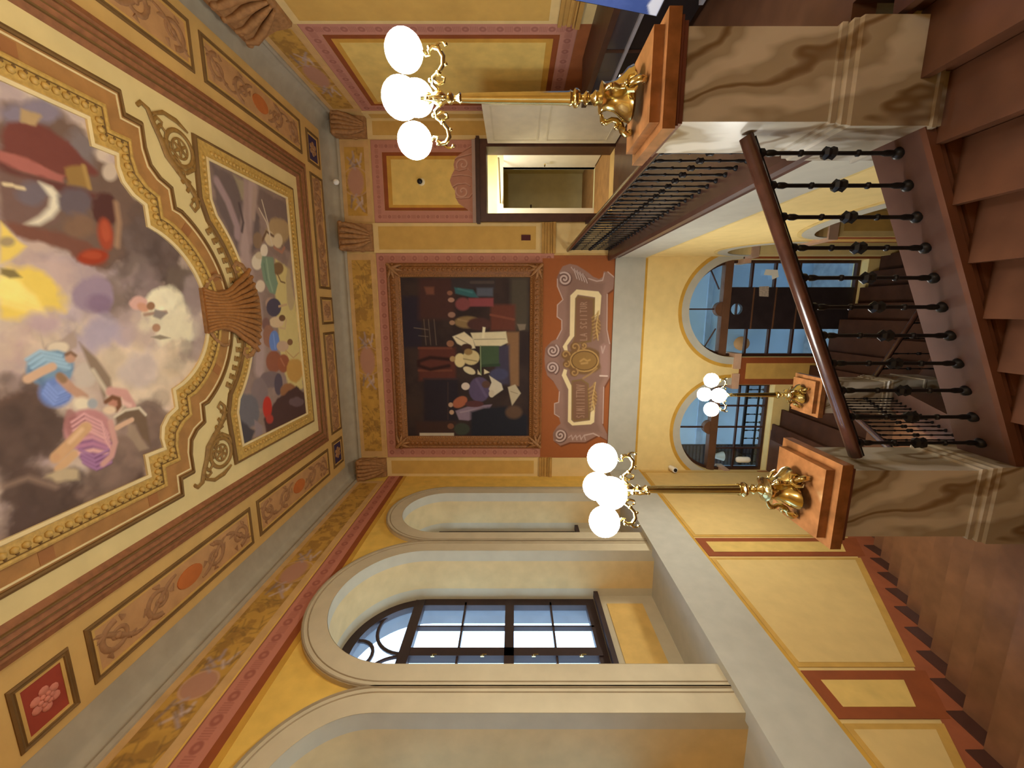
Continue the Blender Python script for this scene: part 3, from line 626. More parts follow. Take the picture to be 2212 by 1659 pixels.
# ---- great fresco: stepped frame, egg moulding, canvas
half = [(1.37, 3.21), (1.19, 3.21), (1.19, 3.395), (1.10, 3.385), (1.0, 3.41), (.92, 3.48), (.87, 3.58), (.70, 3.58)]
big = [p for p in arc(0, 3.39, .725, 18, 162, 30)]
top = half+big[1:-1]+[(-x, y) for x, y in reversed(half)]
low = [(x, 3.8-y) for x, y in reversed(top)]
INN = top+low
halfo = [(1.70, 3.52), (1.54, 3.53), (1.535, 3.68), (1.36, 3.68), (1.23, 3.71), (1.15, 3.79), (1.10, 3.90), (.93, 3.91)]
bigo = arc(0, 3.39, 1.09, 29, 151, 30)
topo = halfo+bigo[1:-1]+[(-x, y) for x, y in reversed(halfo)]; OUT = topo+[(x, 3.8-y) for x, y in reversed(topo)]
flip_ = sum(INN[i][0]*INN[(i+1) % len(INN)][1]-INN[(i+1) % len(INN)][0]*INN[i][1] for i in range(len(INN))) < 0
if flip_: INN = INN[::-1]; OUT = OUT[::-1]
INN = INN[::-1] if False and sum(INN[i][0]*INN[(i+1) % len(INN)][1]-INN[(i+1) % len(INN)][0]*INN[i][1] for i in range(len(INN))) < 0 else INN
def beads(mb, path, off, step, r, F, closed=True, sc=(1, 1, .7)):
    P = [Vector(p) for p in path]; n = len(P); acc = 0
    for i in range(n if closed else n-1):
        a, b = P[i], P[(i+1) % n]; d = b-a; L = d.length
        if L < 1e-6: continue
        d /= L; nr = Vector((-d.y, d.x)); s = step-acc
        while s < L: q = a+d*s+nr*off; mb.ball(F(q.x, q.y, .022), r, 7, 5, sc); s += step
        acc = (acc+L) % step
fr = thing('ceiling_fresco', 'great ceiling fresco of robed winged figures among mauve clouds in a stepped gilt frame', 'ceiling painting', (0, 1.9, CEIL))
def between(t): return [(a[0]*(1-t)+b[0]*t, a[1]*(1-t)+b[1]*t) for a, b in zip(INN, OUT)]
def fc_(n, prof, m):
    mb = MB(); rows = [between(-o/.345) for o, h in prof]; N = len(INN); v = []; f = []
    for row, (o, h) in zip(rows, prof): v += [CL(a, b, h) for a, b in row]
    for j in range(len(prof)-1):
        for i in range(N): k = (i+1) % N; f.append((j*N+i, j*N+k, (j+1)*N+k, (j+1)*N+i))
    return mb.add(v, f).build(n, m, fr)
fc_('bronze_band', [(-.165, .010), (-.165, .014), (-.315, .014), (-.315, .010)], bronze); fc_('outer_moulding', [(-.315, 0), (-.315, .03), (-.33, .034), (-.345, .022), (-.365, 0)], darkline)
fc_('light_fillet', [(-.285, .014), (-.285, .018), (-.30, .018), (-.30, .014)], lite)
fc_('inner_moulding', [(-.13, .005), (-.135, .03), (-.15, .034), (-.165, .03), (-.17, .012)], gold); fc_('gilt_cove', [(-.03, .01), (-.05, .012), (-.11, .022), (-.132, .02)], gold)
fc_('picture_fillet', [(.008, .003), (.008, .02), (-.018, .024), (-.03, .01)], lite); fc_('dark_groove', [(-.128, .022), (-.132, .026), (-.136, .022)], darkline)
eg = MB(); beads(eg, between(.255), 0, .062, .026, CL); eg.build('egg_moulding', gold, fr, 60)
dt = MB(); beads(dt, between(.335), 0, .062, .012, CL); dt.build('dart_moulding', darkline, fr, 60)
sq = MB(); P = [Vector(p) for p in between(.66)]
for i in range(0, len(P)):
    a, b = P[i], P[(i+1) % len(P)]; d = (b-a)
    if d.length > .9 or (i % 7 == 3 and d.length < .08):
        d.normalize(); nr = Vector((-d.y, d.x))
        for t in ([.2, 1.0, 1.8, 2.4] if (b-a).length > .9 else [0]):
            c = a+d*t; sq.plate([[(c+d*sx*.045+nr*sy*.045)[:] for sx, sy in ((-1, -1), (1, -1), (1, 1), (-1, 1))]], CL, .014, .0165)
sq.build('band_inlay', mat('inlay_brown', (150, 92, 44), var=.1), fr)
# ---- smaller battle mural beyond it
M2 = [(1.51, 4.40), (1.51, 5.84), (-1.51, 5.84), (-1.51, 4.40), (-1.12, 4.38)]+[(x, y) for x, y in reversed(arc(0, 3.42, 1.405, 46, 134, 26))]+[(1.12, 4.38)]
m2 = thing('ceiling_mural', 'smaller ceiling mural with robed figures, a green cloak and red-orange ground in a gilt frame', 'ceiling painting', (0, 5.1, CEIL))
mc = lambda n, prof, m: MB().sweep(prof, M2, CL, True).build(n, m, m2)
mc('outer_moulding', [(-.14, 0), (-.14, .03), (-.155, .034), (-.17, .02), (-.175, 0)], darkline); mc('gilt_cove', [(-.01, .006), (-.02, .014), (-.10, .022), (-.14, .028)], gold); mc('picture_fillet', [(.012, .003), (.012, .018), (-.01, .022), (-.02, .008)], lite)
eg = MB(); beads(eg, M2, -.065, .055, .023, CL); eg.build('egg_moulding', gold, m2, 60)
# ---- shell clasp and scrolls between the two paintings
sh = thing('shell_ornament', 'bronze fluted shell clasp between the two ceiling paintings', 'ornament', (0, 4.5, CEIL))
mb = MB(); mb.plate([[(.22, 4.06), (.20, 4.3), (.27, 4.6), (.40, 4.86), (.15, 4.97), (-.15, 4.97), (-.40, 4.86), (-.27, 4.6), (-.20, 4.3), (-.22, 4.06)]], CL, .0, .03); mb.build('backing', corb, sh)
mb = MB()
for k in range(13):
    t = -1+k/6; pts = []; 
    for j in range(9): s = j/8; pts.append(CL(t*(.21-.05*math.sin(PI*min(1, s*1.6))+.26*s**2.4), 4.07+.86*s-.10*abs(t)**2*s, .035+.035*math.sin(PI*s)*(1-.3*abs(t))))
    mb.tube(pts, [.020, .020, .021, .022, .024, .027, .030, .032, .024], 8, flat=(.9, 1))
mb.build('flutes', mat('shell_bronze', (152, 96, 46), rough=.5, var=.2, scale=25), sh, 60)
mb = MB()
for s in (-1, 1):
    relief(mb, [(s*a, b) for a, b in ((.30, 4.83), (.42, 4.80), (.50, 4.72), (.52, 4.62), (.47, 4.57), (.42, 4.60), (.43, 4.65))], [.03, .034, .032, .028, .024, .018, .012], .03)
    relief(mb, [(s*a, b) for a, b in ((.20, 4.10), (.30, 4.18), (.36, 4.27), (.36, 4.35), (.31, 4.37))], [.02, .02, .018, .015, .01], .03)
mb.build('curl', corb, sh, 60)
vine = mat('scroll_gilt', (138, 98, 42), rough=.6, var=.2, scale=25)
for nm, s in (('window', -1), ('gallery', 1)):
    r = thing('scroll_ornament', f'gilt wheel scroll ornament beside the ceiling paintings on the {nm} side', 'ornament', (s*1.45, 4.05, CEIL)); mb = MB(); X = lambda l: [(s*a, b) for a, b in l]
    relief(mb, [(s*1.475+.15*math.cos(t), 4.06+.15*math.sin(t)) for t in [2*PI*k/30 for k in range(31)]], .02, .01); relief(mb, [(s*1.475+.085*math.cos(t), 4.06+.085*math.sin(t)) for t in [2*PI*k/24 for k in range(25)]], .011, .01)
    for k in range(6): a = k*PI/3; relief(mb, [(s*1.475, 4.06), (s*1.475+.08*math.cos(a), 4.06+.08*math.sin(a))], [.022, .010], .01)
    mb.build('wheel', vine, r, 60); mb = MB()
    relief(mb, X([(1.66, 3.66), (1.70, 3.70), (1.68, 3.76), (1.58, 3.80), (1.47, 3.86), (1.36, 3.90), (1.28, 3.99), (1.20, 4.08), (1.10, 4.17), (1.0, 4.19), (.95, 4.14), (.99, 4.10), (1.03, 4.13)]), [.016, .02, .024, .026, .030, .034, .032, .030, .026, .022, .018, .014, .010], .01)
    relief(mb, X([(1.66, 3.80), (1.72, 3.92), (1.71, 4.06), (1.66, 4.18)]), [.012, .02, .024, .012], .01); relief(mb, X([(1.30, 4.0), (1.28, 4.1), (1.34, 4.2), (1.45, 4.24)]), [.012, .02, .018, .008], .01)
    
    for q in range(9):
        t = q/8; bx, by = 1.60-.56*t, 3.79+.34*t**1.2
        relief(mb, X([(bx, by), (bx+.05+.02*math.sin(q*2), by+.05), (bx+.03, by+.10), (bx-.02, by+.09)]), [.02, .018, .013, .006], .01)
    mb.build('acanthus', vine, r, 60); mb = MB()
    for k in range(7):
        a = math.radians(48+5.2*k); c = (s*1.19*math.cos(a), 3.42+1.19*math.sin(a)); q = k*.9
        relief(mb, [(c[0]+.05*math.cos(a)*s, c[1]+.05*math.sin(a)), c, (c[0]-s*.035*math.cos(a+.6), c[1]-.035*math.sin(a+.6)), (c[0]-s*.045*math.cos(a-.5), c[1]-.05*math.sin(a-.5))], [.022, .03, .024, .012], .008)
    relief(mb, [(s*1.23*math.cos(math.radians(t)), 3.42+1.23*math.sin(math.radians(t))) for t in range(46, 84, 3)], .012, .008); mb.build('leaf_garland', vine, r, 60)
# ================================================================== paintings (pigment on canvas grids, shapes read off the real plane)
def E_(cx, cy, rx, ry, rot=0, n=20):
    c, s = math.cos(math.radians(rot)), math.sin(math.radians(rot))
    return [(cx+rx*math.cos(t)*c-ry*math.sin(t)*s, cy+rx*math.cos(t)*s+ry*math.sin(t)*c) for t in [2*PI*k/n for k in range(n)]]
def paint(cv, L):
    for q in L:
        if q[0] == 'e': cv.poly(E_(*q[1]), q[2], q[3], q[4] if len(q) > 4 else 1)
        elif q[0] == 'p': cv.poly(q[1], q[2], q[3], q[4] if len(q) > 4 else 1)
        else: cv.line(q[1], q[4], q[2], q[3], q[5] if len(q) > 5 else 1)
def puffs(cs, R, rr, col, n, sd, hi=(224, 206, 176), al=.5):
    g = random.Random(sd); L = []
    for _ in range(n):
        cx, cy = g.choice(cs); a = g.random()*2*PI; q = R*g.random()**.6; x, y = cx+q*math.cos(a), cy+q*math.sin(a); r = rr*(.5+g.random()); k = .82+.36*g.random()
        L.append(('e', (x, y, r, r*(.6+.5*g.random()), g.random()*180), tuple(min(255, v*k) for v in col), .04, al*.72))
        if g.random() < .55: L.append(('e', (x-r*.45, y-r*.15, r*.5, r*.32, g.random()*180), tuple(min(255, .6*c+.4*h) for c, h in zip(col, hi)), .03, al*.5))
    return L
def folds(pts, hi, lo, w, n, dx, dy):
    L = []
    for k in range(n):
        o = (k-(n-1)/2); L.append(('l', [(x+dx*o+1.5, y+dy*o+1.5) for x, y in pts], lo, .008, w*.9, .75)); L.append(('l', [(x+dx*o, y+dy*o) for x, y in pts], hi, .008, w, .85))
    return L
fres = Canvas(-1.39, 1.39, -.34, 4.14, .007, (188, 160, 142), cpx)
fres.warp = vnoise(fres.U.shape, 26, 5, 77)-.5
fres.blend((206, 184, 158), 40, 31, .5, .3, .8).blend((160, 138, 142), 34, 33, .58, .2, .6)
paint(fres, [
 ('e', (310, 780, 95, 105), (214, 188, 152), .16, .9), ('e', (395, 760, 45, 70), (206, 178, 142), .1, .8), ('e', (60, 740, 70, 50), (190, 156, 146), .1, .8), ('e', (330, 860, 60, 35), (200, 172, 136), .08, .7),
 ('p', [(0, 215), (100, 240), (192, 280), (215, 345), (265, 365), (280, 412), (330, 470), (400, 590), (440, 650), (400, 640), (330, 590), (290, 560), (230, 590), (160, 560), (60, 520), (0, 480)], (118, 92, 76), .06),
 *puffs([(310, 780), (350, 830), (395, 760), (300, 860), (270, 800), (60, 745), (120, 720)], 55, 22, (208, 184, 154), 130, 3), *puffs([(250, 700), (210, 720), (110, 590), (150, 700)], 40, 20, (178, 156, 156), 70, 4),
 ('e', (330, 560, 62, 60), (100, 80, 70), .06), *puffs([(330, 560), (392, 612), (290, 610), (250, 650), (350, 520), (300, 500)], 42, 20, (106, 86, 76), 130, 5, (170, 150, 140)), ('e', (392, 612, 36, 40), (116, 97, 82), .06, .9), ('e', (290, 600, 36, 40), (128, 108, 96), .07, .9), ('e', (250, 640, 30, 46), (140, 118, 104), .06, .8),
 ('e', (165, 320, 50, 40), (128, 112, 106), .05), ('e', (60, 245, 60, 20), (136, 122, 130), .05), ('p', [(20, 270), (70, 262), (150, 300), (205, 372), (150, 392), (5, 325)], (122, 66, 54), .03),
 ('p', [(0, 328), (60, 345), (140, 380), (135, 396), (50, 372), (0, 354)], (170, 100, 86), .02), ('p', [(45, 235), (85, 250), (75, 272), (45, 262)], (178, 146, 100), .02),
 ('p', [(0, 354), (50, 374), (140, 398), (220, 420), (200, 440), (100, 410), (0, 372)], (108, 62, 52), .03), ('p', [(138, 362), (182, 356), (196, 408), (145, 398)], (150, 114, 60), .025), ('l', [(180, 360), (192, 405)], (170, 134, 74), .012, .03),
 ('p', E_(237, 371, 17, 20), (194, 172, 148), .015), ('p', [(0, 372), (90, 395), (130, 420), (130, 480), (40, 500), (0, 470)], (122, 92, 80), .04), ('e', (72, 420, 34, 26), (116, 104, 108), .04, .8),
 ('p', [(84, 394), (112, 404), (130, 424), (130, 448), (112, 470), (84, 486), (52, 486), (84, 468), (104, 448), (108, 426)], (216, 202, 172), .018), ('l', [(8, 398), (26, 400)], (206, 182, 140), .008, .022), ('l', [(34, 404), (50, 407)], (206, 182, 140), .008, .022),
 ('e', (165, 440, 36, 34), (108, 92, 92), .05), ('e', (168, 490, 36, 30), (134, 100, 74), .04, .8), ('p', [(0, 476), (41, 484), (122, 494), (190, 522), (233, 569), (217, 578), (163, 570), (144, 546), (68, 524), (33, 511)], (126, 80, 62), .03),
 ('e', (225, 450, 30, 36), (92, 54, 46), .025), ('e', (227, 506, 17, 36, -8), (166, 72, 44), .018), ('e', (226, 500, 8, 24, -8), (186, 88, 56), .02, .7), ('e', (200, 555, 34, 17, -6), (162, 62, 34), .016), ('e', (196, 552, 22, 8), (184, 84, 50), .02, .6), ('l', [(250, 440), (256, 480), (252, 530)], (166, 128, 96), .02, .04),
 ('e', (110, 590, 62, 40), (196, 166, 150), .08, .8), ('e', (300, 700, 48, 50), (186, 160, 148), .08, .7),
 ('p', [(0, 560), (41, 574), (90, 592), (141, 642), (141, 674), (68, 674), (41, 694), (0, 688)], (226, 192, 88), .05), ('e', (10, 620, 40, 26), (240, 216, 116), .05, .9),
 *[('l', [(5, 590+k*16), (70+k*6, 640+k*10)], (244, 218, 130), .02, .03, .6) for k in range(5)],
 ('p', [(0, 478), (20, 500), (38, 520), (56, 532), (40, 548), (20, 562), (0, 568)], (222, 190, 92), .012), ('e', (14, 522, 17, 11), (166, 142, 100), .012), ('p', [(0, 579), (30, 583), (46, 599), (20, 601), (0, 592)], (136, 116, 70), .01),
 ('e', (200, 634, 44, 42), (156, 132, 142), .035), ('e', (212, 655, 24, 18), (136, 108, 126), .04, .8), ('e', (212, 720, 46, 34), (172, 156, 164), .06, .8), ('e', (95, 700, 44, 26), (186, 156, 156), .05, .8), ('e', (300, 800, 34, 40), (196, 176, 168), .07, .6),
 *puffs([(420, 640), (428, 740), (300, 620)], 34, 18, (140, 118, 110), 60, 6), ('e', (356, 668, 42, 50), (230, 216, 178), .04), *puffs([(360, 670), (390, 712), (345, 690)], 38, 15, (226, 210, 172), 60, 7), ('e', (385, 712, 38, 30), (222, 206, 168), .05, .9), ('e', (420, 640, 20, 46), (160, 138, 128), .04, .7), ('e', (428, 730, 18, 50), (180, 156, 142), .05, .7),
 ('e', (296, 655, 20, 16), (212, 164, 146), .02), ('e', (308, 664, 14, 9, 30), (206, 150, 118), .012), ('p', E_(325, 661, 9, 9), (156, 112, 80), .008), ('l', [(312, 680), (338, 676), (358, 674)], (170, 136, 112), .01, .03), ('p', [(334, 668), (362, 676), (346, 690), (330, 684)], (148, 132, 118), .01), ('p', E_(337, 708, 9, 9), (176, 132, 100), .008), ('p', [(325, 728), (345, 723), (368, 730), (345, 734)], (150, 132, 108), .008),
 ('e', (40, 868, 56, 28), (166, 122, 94), .05), ('e', (88, 930, 66, 54), (104, 82, 70), .06), ('e', (20, 960, 50, 60), (110, 88, 76), .07), ('e', (250, 1000, 70, 70), (150, 122, 102), .08, .9), ('e', (325, 900, 40, 40), (140, 116, 100), .05, .9), ('e', (318, 955, 30, 60), (150, 126, 104), .05, .8),
 ('p', [(0, 1000), (80, 985), (130, 1040), (200, 1040), (290, 1010), (330, 1040), (300, 1060), (120, 1140), (0, 1200)], (96, 74, 64), .07), ('e', (70, 1070, 70, 40), (92, 72, 62), .06),
 *puffs([(88, 930), (20, 960), (40, 870), (60, 1060), (150, 1080)], 60, 26, (98, 76, 64), 150, 8, (150, 124, 104)), *puffs([(250, 1000), (325, 900), (320, 960), (290, 940), (220, 1060)], 45, 22, (132, 106, 90), 110, 9, (180, 154, 130)),
 ('p', [(83, 708), (95, 748), (132, 731), (168, 700), (162, 748), (122, 768), (92, 758)], (172, 148, 130), .02), ('e', (122, 750, 22, 12, -10), (212, 192, 162), .02),
 ('e', (105, 796, 52, 38), (122, 148, 166), .02), ('l', [(80, 775), (110, 772), (140, 790)], (176, 198, 204), .02, .05, .8), ('e', (120, 848, 37, 32), (116, 136, 188), .018), ('e', (126, 850, 16, 18), (136, 154, 202), .02, .6), ('l', [(70, 800), (92, 830)], (96, 116, 140), .02, .04, .7),
 *folds([(66, 790), (95, 772), (140, 782)], (160, 188, 200), (88, 114, 140), .022, 4, 6, 9), *folds([(98, 840), (120, 862), (148, 850)], (140, 160, 210), (84, 100, 156), .02, 4, 3, -7), ('l', [(59, 819), (88, 803), (112, 792)], (206, 166, 132), .008, .055), ('l', [(132, 818), (152, 838), (180, 858)], (190, 146, 118), .01, .065), ('l', [(128, 812), (136, 820)], (150, 116, 84), .01, .05),
 ('p', E_(186, 812, 26, 24), (196, 178, 158), .03), ('p', [(170, 739), (209, 775), (238, 816), (241, 837), (223, 864), (212, 822), (194, 796)], (146, 122, 98), .014), ('l', [(200, 800), (232, 850)], (200, 182, 154), .012, .03), ('p', E_(151, 773, 12, 11), (190, 146, 118), .008), ('l', [(142, 766), (152, 761), (162, 768)], (136, 102, 76), .008, .022),
 ('e', (176, 872, 18, 14), (224, 206, 172), .015), ('p', E_(199, 872, 11, 11), (166, 164, 160), .01), ('l', [(238, 846), (268, 850), (284, 878)], (206, 152, 136), .012, .075), ('l', [(258, 866), (280, 876)], (224, 180, 162), .012, .03),
 ('p', [(247, 900), (269, 886), (300, 881), (315, 898), (325, 963), (306, 946), (293, 917), (271, 905), (252, 917)], (124, 98, 74), .014), ('l', [(247, 900), (270, 886), (300, 881), (314, 896)], (208, 190, 160), .008, .022), ('p', [(271, 905), (293, 917), (306, 946), (322, 968), (300, 975), (270, 940)], (168, 142, 114), .02, .8),
 ('e', (189, 930, 53, 47), (194, 134, 128), .014), ('e', (206, 978, 40, 36), (148, 98, 130), .02), ('e', (150, 915, 12, 30), (170, 112, 104), .02, .8), *[('l', [(165, 935+k*15), (200, 930+k*14), (230, 946+k*11)], ((226, 172, 158), (210, 150, 150), (190, 130, 150))[k % 3], .01, .03, .9) for k in range(4)], *[('l', [(150, 905+k*9), (190, 898+k*10), (226, 925+k*8)], (158, 98, 96), .01, .016, .7) for k in range(3)],
 *folds([(158, 930), (185, 912), (222, 930), (236, 955)], (228, 172, 164), (150, 88, 92), .016, 5, 2, 9), *folds([(176, 985), (205, 1000), (236, 985)], (178, 128, 160), (106, 64, 98), .018, 4, 2, 9), ('l', [(238, 912), (248, 956), (240, 985), (222, 1002)], (204, 152, 136), .01, .045), ('l', [(184, 924), (150, 960), (122, 987)], (206, 160, 114), .01, .085), ('l', [(176, 928), (150, 955)], (222, 182, 138), .01, .03, .8), ('p', E_(120, 987, 9, 7), (206, 156, 112), .01), ('l', [(158, 982), (127, 1012)], (208, 164, 118), .01, .06),
 ('l', [(252, 924), (268, 915), (284, 907)], (210, 168, 134), .007, .04), ('p', E_(246, 870, 14, 12), (192, 132, 106), .009), ('l', [(228, 868), (242, 858), (256, 862), (258, 876), (250, 886)], (130, 86, 58), .009, .035), ('e', (236, 886, 14, 9), (222, 192, 156), .012),
 ('p', [(95, 1020), (140, 1004), (170, 1014), (170, 1037), (120, 1044), (85, 1035)], (190, 166, 128), .03), ('l', [(10, 1050), (60, 1032), (120, 1052)], (160, 130, 108), .02, .03, .7),
])
fres.a = np.clip(.5*(fres.a/.5)**1.12, 0, .93); fres.grain(.05, 8, 41)
fres.build('canvas', CL, .003, fr, keep=[(x*1.004, 1.9+(y-1.9)*1.002) for x, y in INN])
mur = Canvas(-1.53, 1.53, 4.36, 5.86, .007, (134, 108, 92), cpx)
mur.warp = vnoise(mur.U.shape, 14, 4, 78)-.5; mur.wk = 1.5
mur.blend((156, 126, 108), 30, 51, .5, .25, .7)
paint(mur, [
 ('p', [(455, 350), (530, 400), (560, 470), (560, 540), (520, 560), (470, 450)], (108, 88, 80), .05), ('p', [(520, 385), (600, 430), (640, 450), (640, 560), (600, 520), (560, 450)], (118, 94, 82), .05), ('p', [(505, 380), (540, 400), (545, 440), (520, 430)], (160, 140, 104), .04, .8),
 ('p', [(595, 560), (625, 580), (642, 680), (650, 780), (655, 840), (625, 850), (605, 760), (595, 650)], (202, 176, 104), .04), ('e', (600, 500, 26, 30), (168, 134, 88), .04), ('e', (628, 610, 10, 60), (160, 132, 104), .03, .6),
 ('l', [(545, 400), (535, 470), (528, 540), (538, 610), (555, 670), (562, 740), (560, 800)], (170, 140, 126), .04, .19), ('l', [(530, 380), (533, 470), (540, 520)], (160, 130, 118), .02, .08), ('l', [(468, 392), (492, 436), (512, 490), (512, 510)], (158, 128, 122), .02, .10), ('l', [(550, 410), (546, 470)], (166, 136, 116), .02, .07), ('l', [(516, 440), (525, 480), (522, 500)], (84, 66, 62), .015, .035),
 ('l', [(520, 560), (533, 640), (545, 700)], (190, 158, 138), .02, .05, .7), ('p', E_(555, 566, 12, 17), (212, 192, 158), .012), ('p', E_(560, 552, 9, 8), (196, 172, 132), .01), ('p', E_(570, 541, 8, 14), (216, 196, 164), .01), ('p', E_(582, 515, 11, 18, -20), (204, 176, 132), .012), ('l', [(566, 520), (575, 500), (590, 510), (608, 530)], (112, 80, 54), .01, .035), ('e', (600, 520, 10, 16), (206, 180, 136), .012), ('l', [(592, 535), (608, 545), (614, 535)], (166, 110, 82), .01, .04), ('e', (556, 520, 10, 18), (142, 108, 74), .02, .8),
 ('l', [(565, 432), (578, 480), (585, 520)], (206, 184, 150), .005, .016), ('l', [(559, 450), (575, 480), (588, 530)], (206, 184, 150), .005, .016), ('p', E_(600, 580, 12, 14), (126, 92, 54), .012), ('l', [(598, 590), (606, 608), (615, 611)], (120, 86, 52), .006, .022),
 ('p', [(566, 553), (590, 556), (593, 590), (600, 612), (594, 636), (582, 632), (568, 602), (563, 573)], (118, 136, 104), .01), ('l', [(575, 560), (580, 600), (588, 628)], (146, 160, 124), .01, .03, .7), ('l', [(570, 570), (576, 605)], (90, 110, 84), .01, .02, .7), ('p', E_(562, 618, 10, 13), (212, 186, 152), .01), ('e', (585, 655, 12, 12), (176, 136, 108), .015),
 ('p', E_(591, 664, 16, 20), (76, 66, 76), .01), ('l', [(602, 662), (618, 658)], (190, 150, 104), .006, .03), ('p', E_(597, 696, 16, 12), (206, 172, 126), .01), ('p', E_(609, 687, 7, 7), (112, 76, 46), .006), ('l', [(604, 708), (615, 710), (618, 690)], (196, 158, 108), .006, .028), ('e', (574, 700, 9, 14), (124, 86, 74), .015), ('e', (580, 725, 12, 24), (150, 100, 74), .02),
 ('p', E_(592, 737, 11, 23), (98, 124, 178), .01), ('l', [(590, 722), (594, 752)], (126, 150, 200), .01, .025, .7), ('p', E_(610, 748, 13, 12), (190, 152, 116), .01), ('p', E_(626, 739, 6, 7), (126, 84, 50), .006), ('l', [(617, 757), (633, 773), (645, 762)], (190, 148, 88), .005, .022), ('l', [(616, 760), (624, 778), (636, 785)], (196, 154, 92), .005, .022),
 ('p', E_(591, 781, 17, 24), (146, 82, 54), .015), ('p', E_(612, 785, 13, 20), (152, 82, 50), .012), ('l', [(606, 775), (614, 790)], (186, 112, 74), .01, .025, .7), ('e', (585, 820, 24, 18), (120, 98, 92), .02), ('p', E_(601, 830, 9, 24), (86, 72, 78), .012), ('e', (560, 850, 18, 34), (128, 106, 98), .03), ('e', (636, 800, 18, 26), (190, 138, 62), .03), ('e', (622, 845, 18, 18), (150, 96, 56), .03),
 ('p', [(600, 860), (640, 835), (660, 850), (662, 896), (575, 940), (570, 905)], (78, 50, 42), .03), ('e', (640, 868, 16, 10), (104, 78, 74), .02), ('p', E_(577, 880, 10, 24), (188, 48, 32), .014), ('e', (582, 905, 8, 10), (176, 58, 42), .014), ('e', (528, 890, 32, 40), (106, 98, 96), .03), ('p', [(548, 905), (566, 920), (566, 940), (552, 945)], (140, 118, 112), .02), ('p', [(518, 905), (550, 930), (540, 965), (520, 966)], (74, 66, 66), .03)])
mur.grain(.04, 8, 52)
mur.build('canvas', CL, .003, m2, keep=[(x*1.004, y) for x, y in M2])
# ---- framed history painting on the far wall
pt = thing('framed_painting', 'large dark painting of robed people around a green table in a carved bronze frame', 'painting', (-.865, FARY, -.5))
u0, u1, v0, v1 = -2.545, .815, -.515, 2.22; iu0, iu1, iv0, iv1 = -2.315, .565, -.285, 1.985
fm = mat('frame_bronze', (136, 84, 40), rough=.5, var=.3, scale=40, bump=.5)
mb = MB(); mb.sweep([(0, 0), (0, .05), (.02, .07), (.05, .055), (.07, .075), (.15, .085), (.18, .06), (.20, .045), (.23, .03), (.235, .0)], rectp(u0, u1, v0, v1), FW, True); mb.build('frame', fm, pt)
mb = MB(); beads(mb, rectp(u0, u1, v0, v1), .11, .085, .033, lambda u, v, n: FW(u, v, n+.055), True, (1, .6, 1)); mb.build('carved_leaves', fm, pt, 60)
mb = MB(); beads(mb, rectp(u0, u1, v0, v1), .205, .04, .013, lambda u, v, n: FW(u, v, n+.02)); mb.build('bead_moulding', mat('frame_gold', (160, 112, 52), rough=.5, var=.2), pt, 60)
mb = MB()
for cu, cv_, su, sv in ((u0, v0, 1, 1), (u1, v0, -1, 1), (u1, v1, -1, -1), (u0, v1, 1, -1)):
    for k in range(5):
        a = math.radians(-20+32.5*k); mb.tube([FW(cu+su*.09, cv_+sv*.09, .09), FW(cu+su*(.09+.11*math.cos(a)), cv_+sv*(.09+.11*math.sin(a)), .10), FW(cu+su*(.09+.19*math.cos(a)), cv_+sv*(.09+.19*math.sin(a)), .075)], [.03, .028, .008], 6)
    mb.tube([FW(cu+su*.02, cv_+sv*.02, .08), FW(cu+su*.12, cv_+sv*.12, .11), FW(cu+su*.22, cv_+sv*.22, .06)], [.03, .035, .012], 8); mb.build('corner_leaf', mat('frame_corner', (150, 100, 54), rough=.5, var=.25, scale=30), pt, 60); mb = MB()
cv = Canvas(iu0-.01, iu1+.01, iv0-.01, iv1+.01, .0075, (62, 46, 40), fpx); cv.blend((46, 34, 34), 40, 61, .5, .3, .8)
R4 = lambda a, b, c, d: [(a, c), (b, c), (b, d), (a, d)]
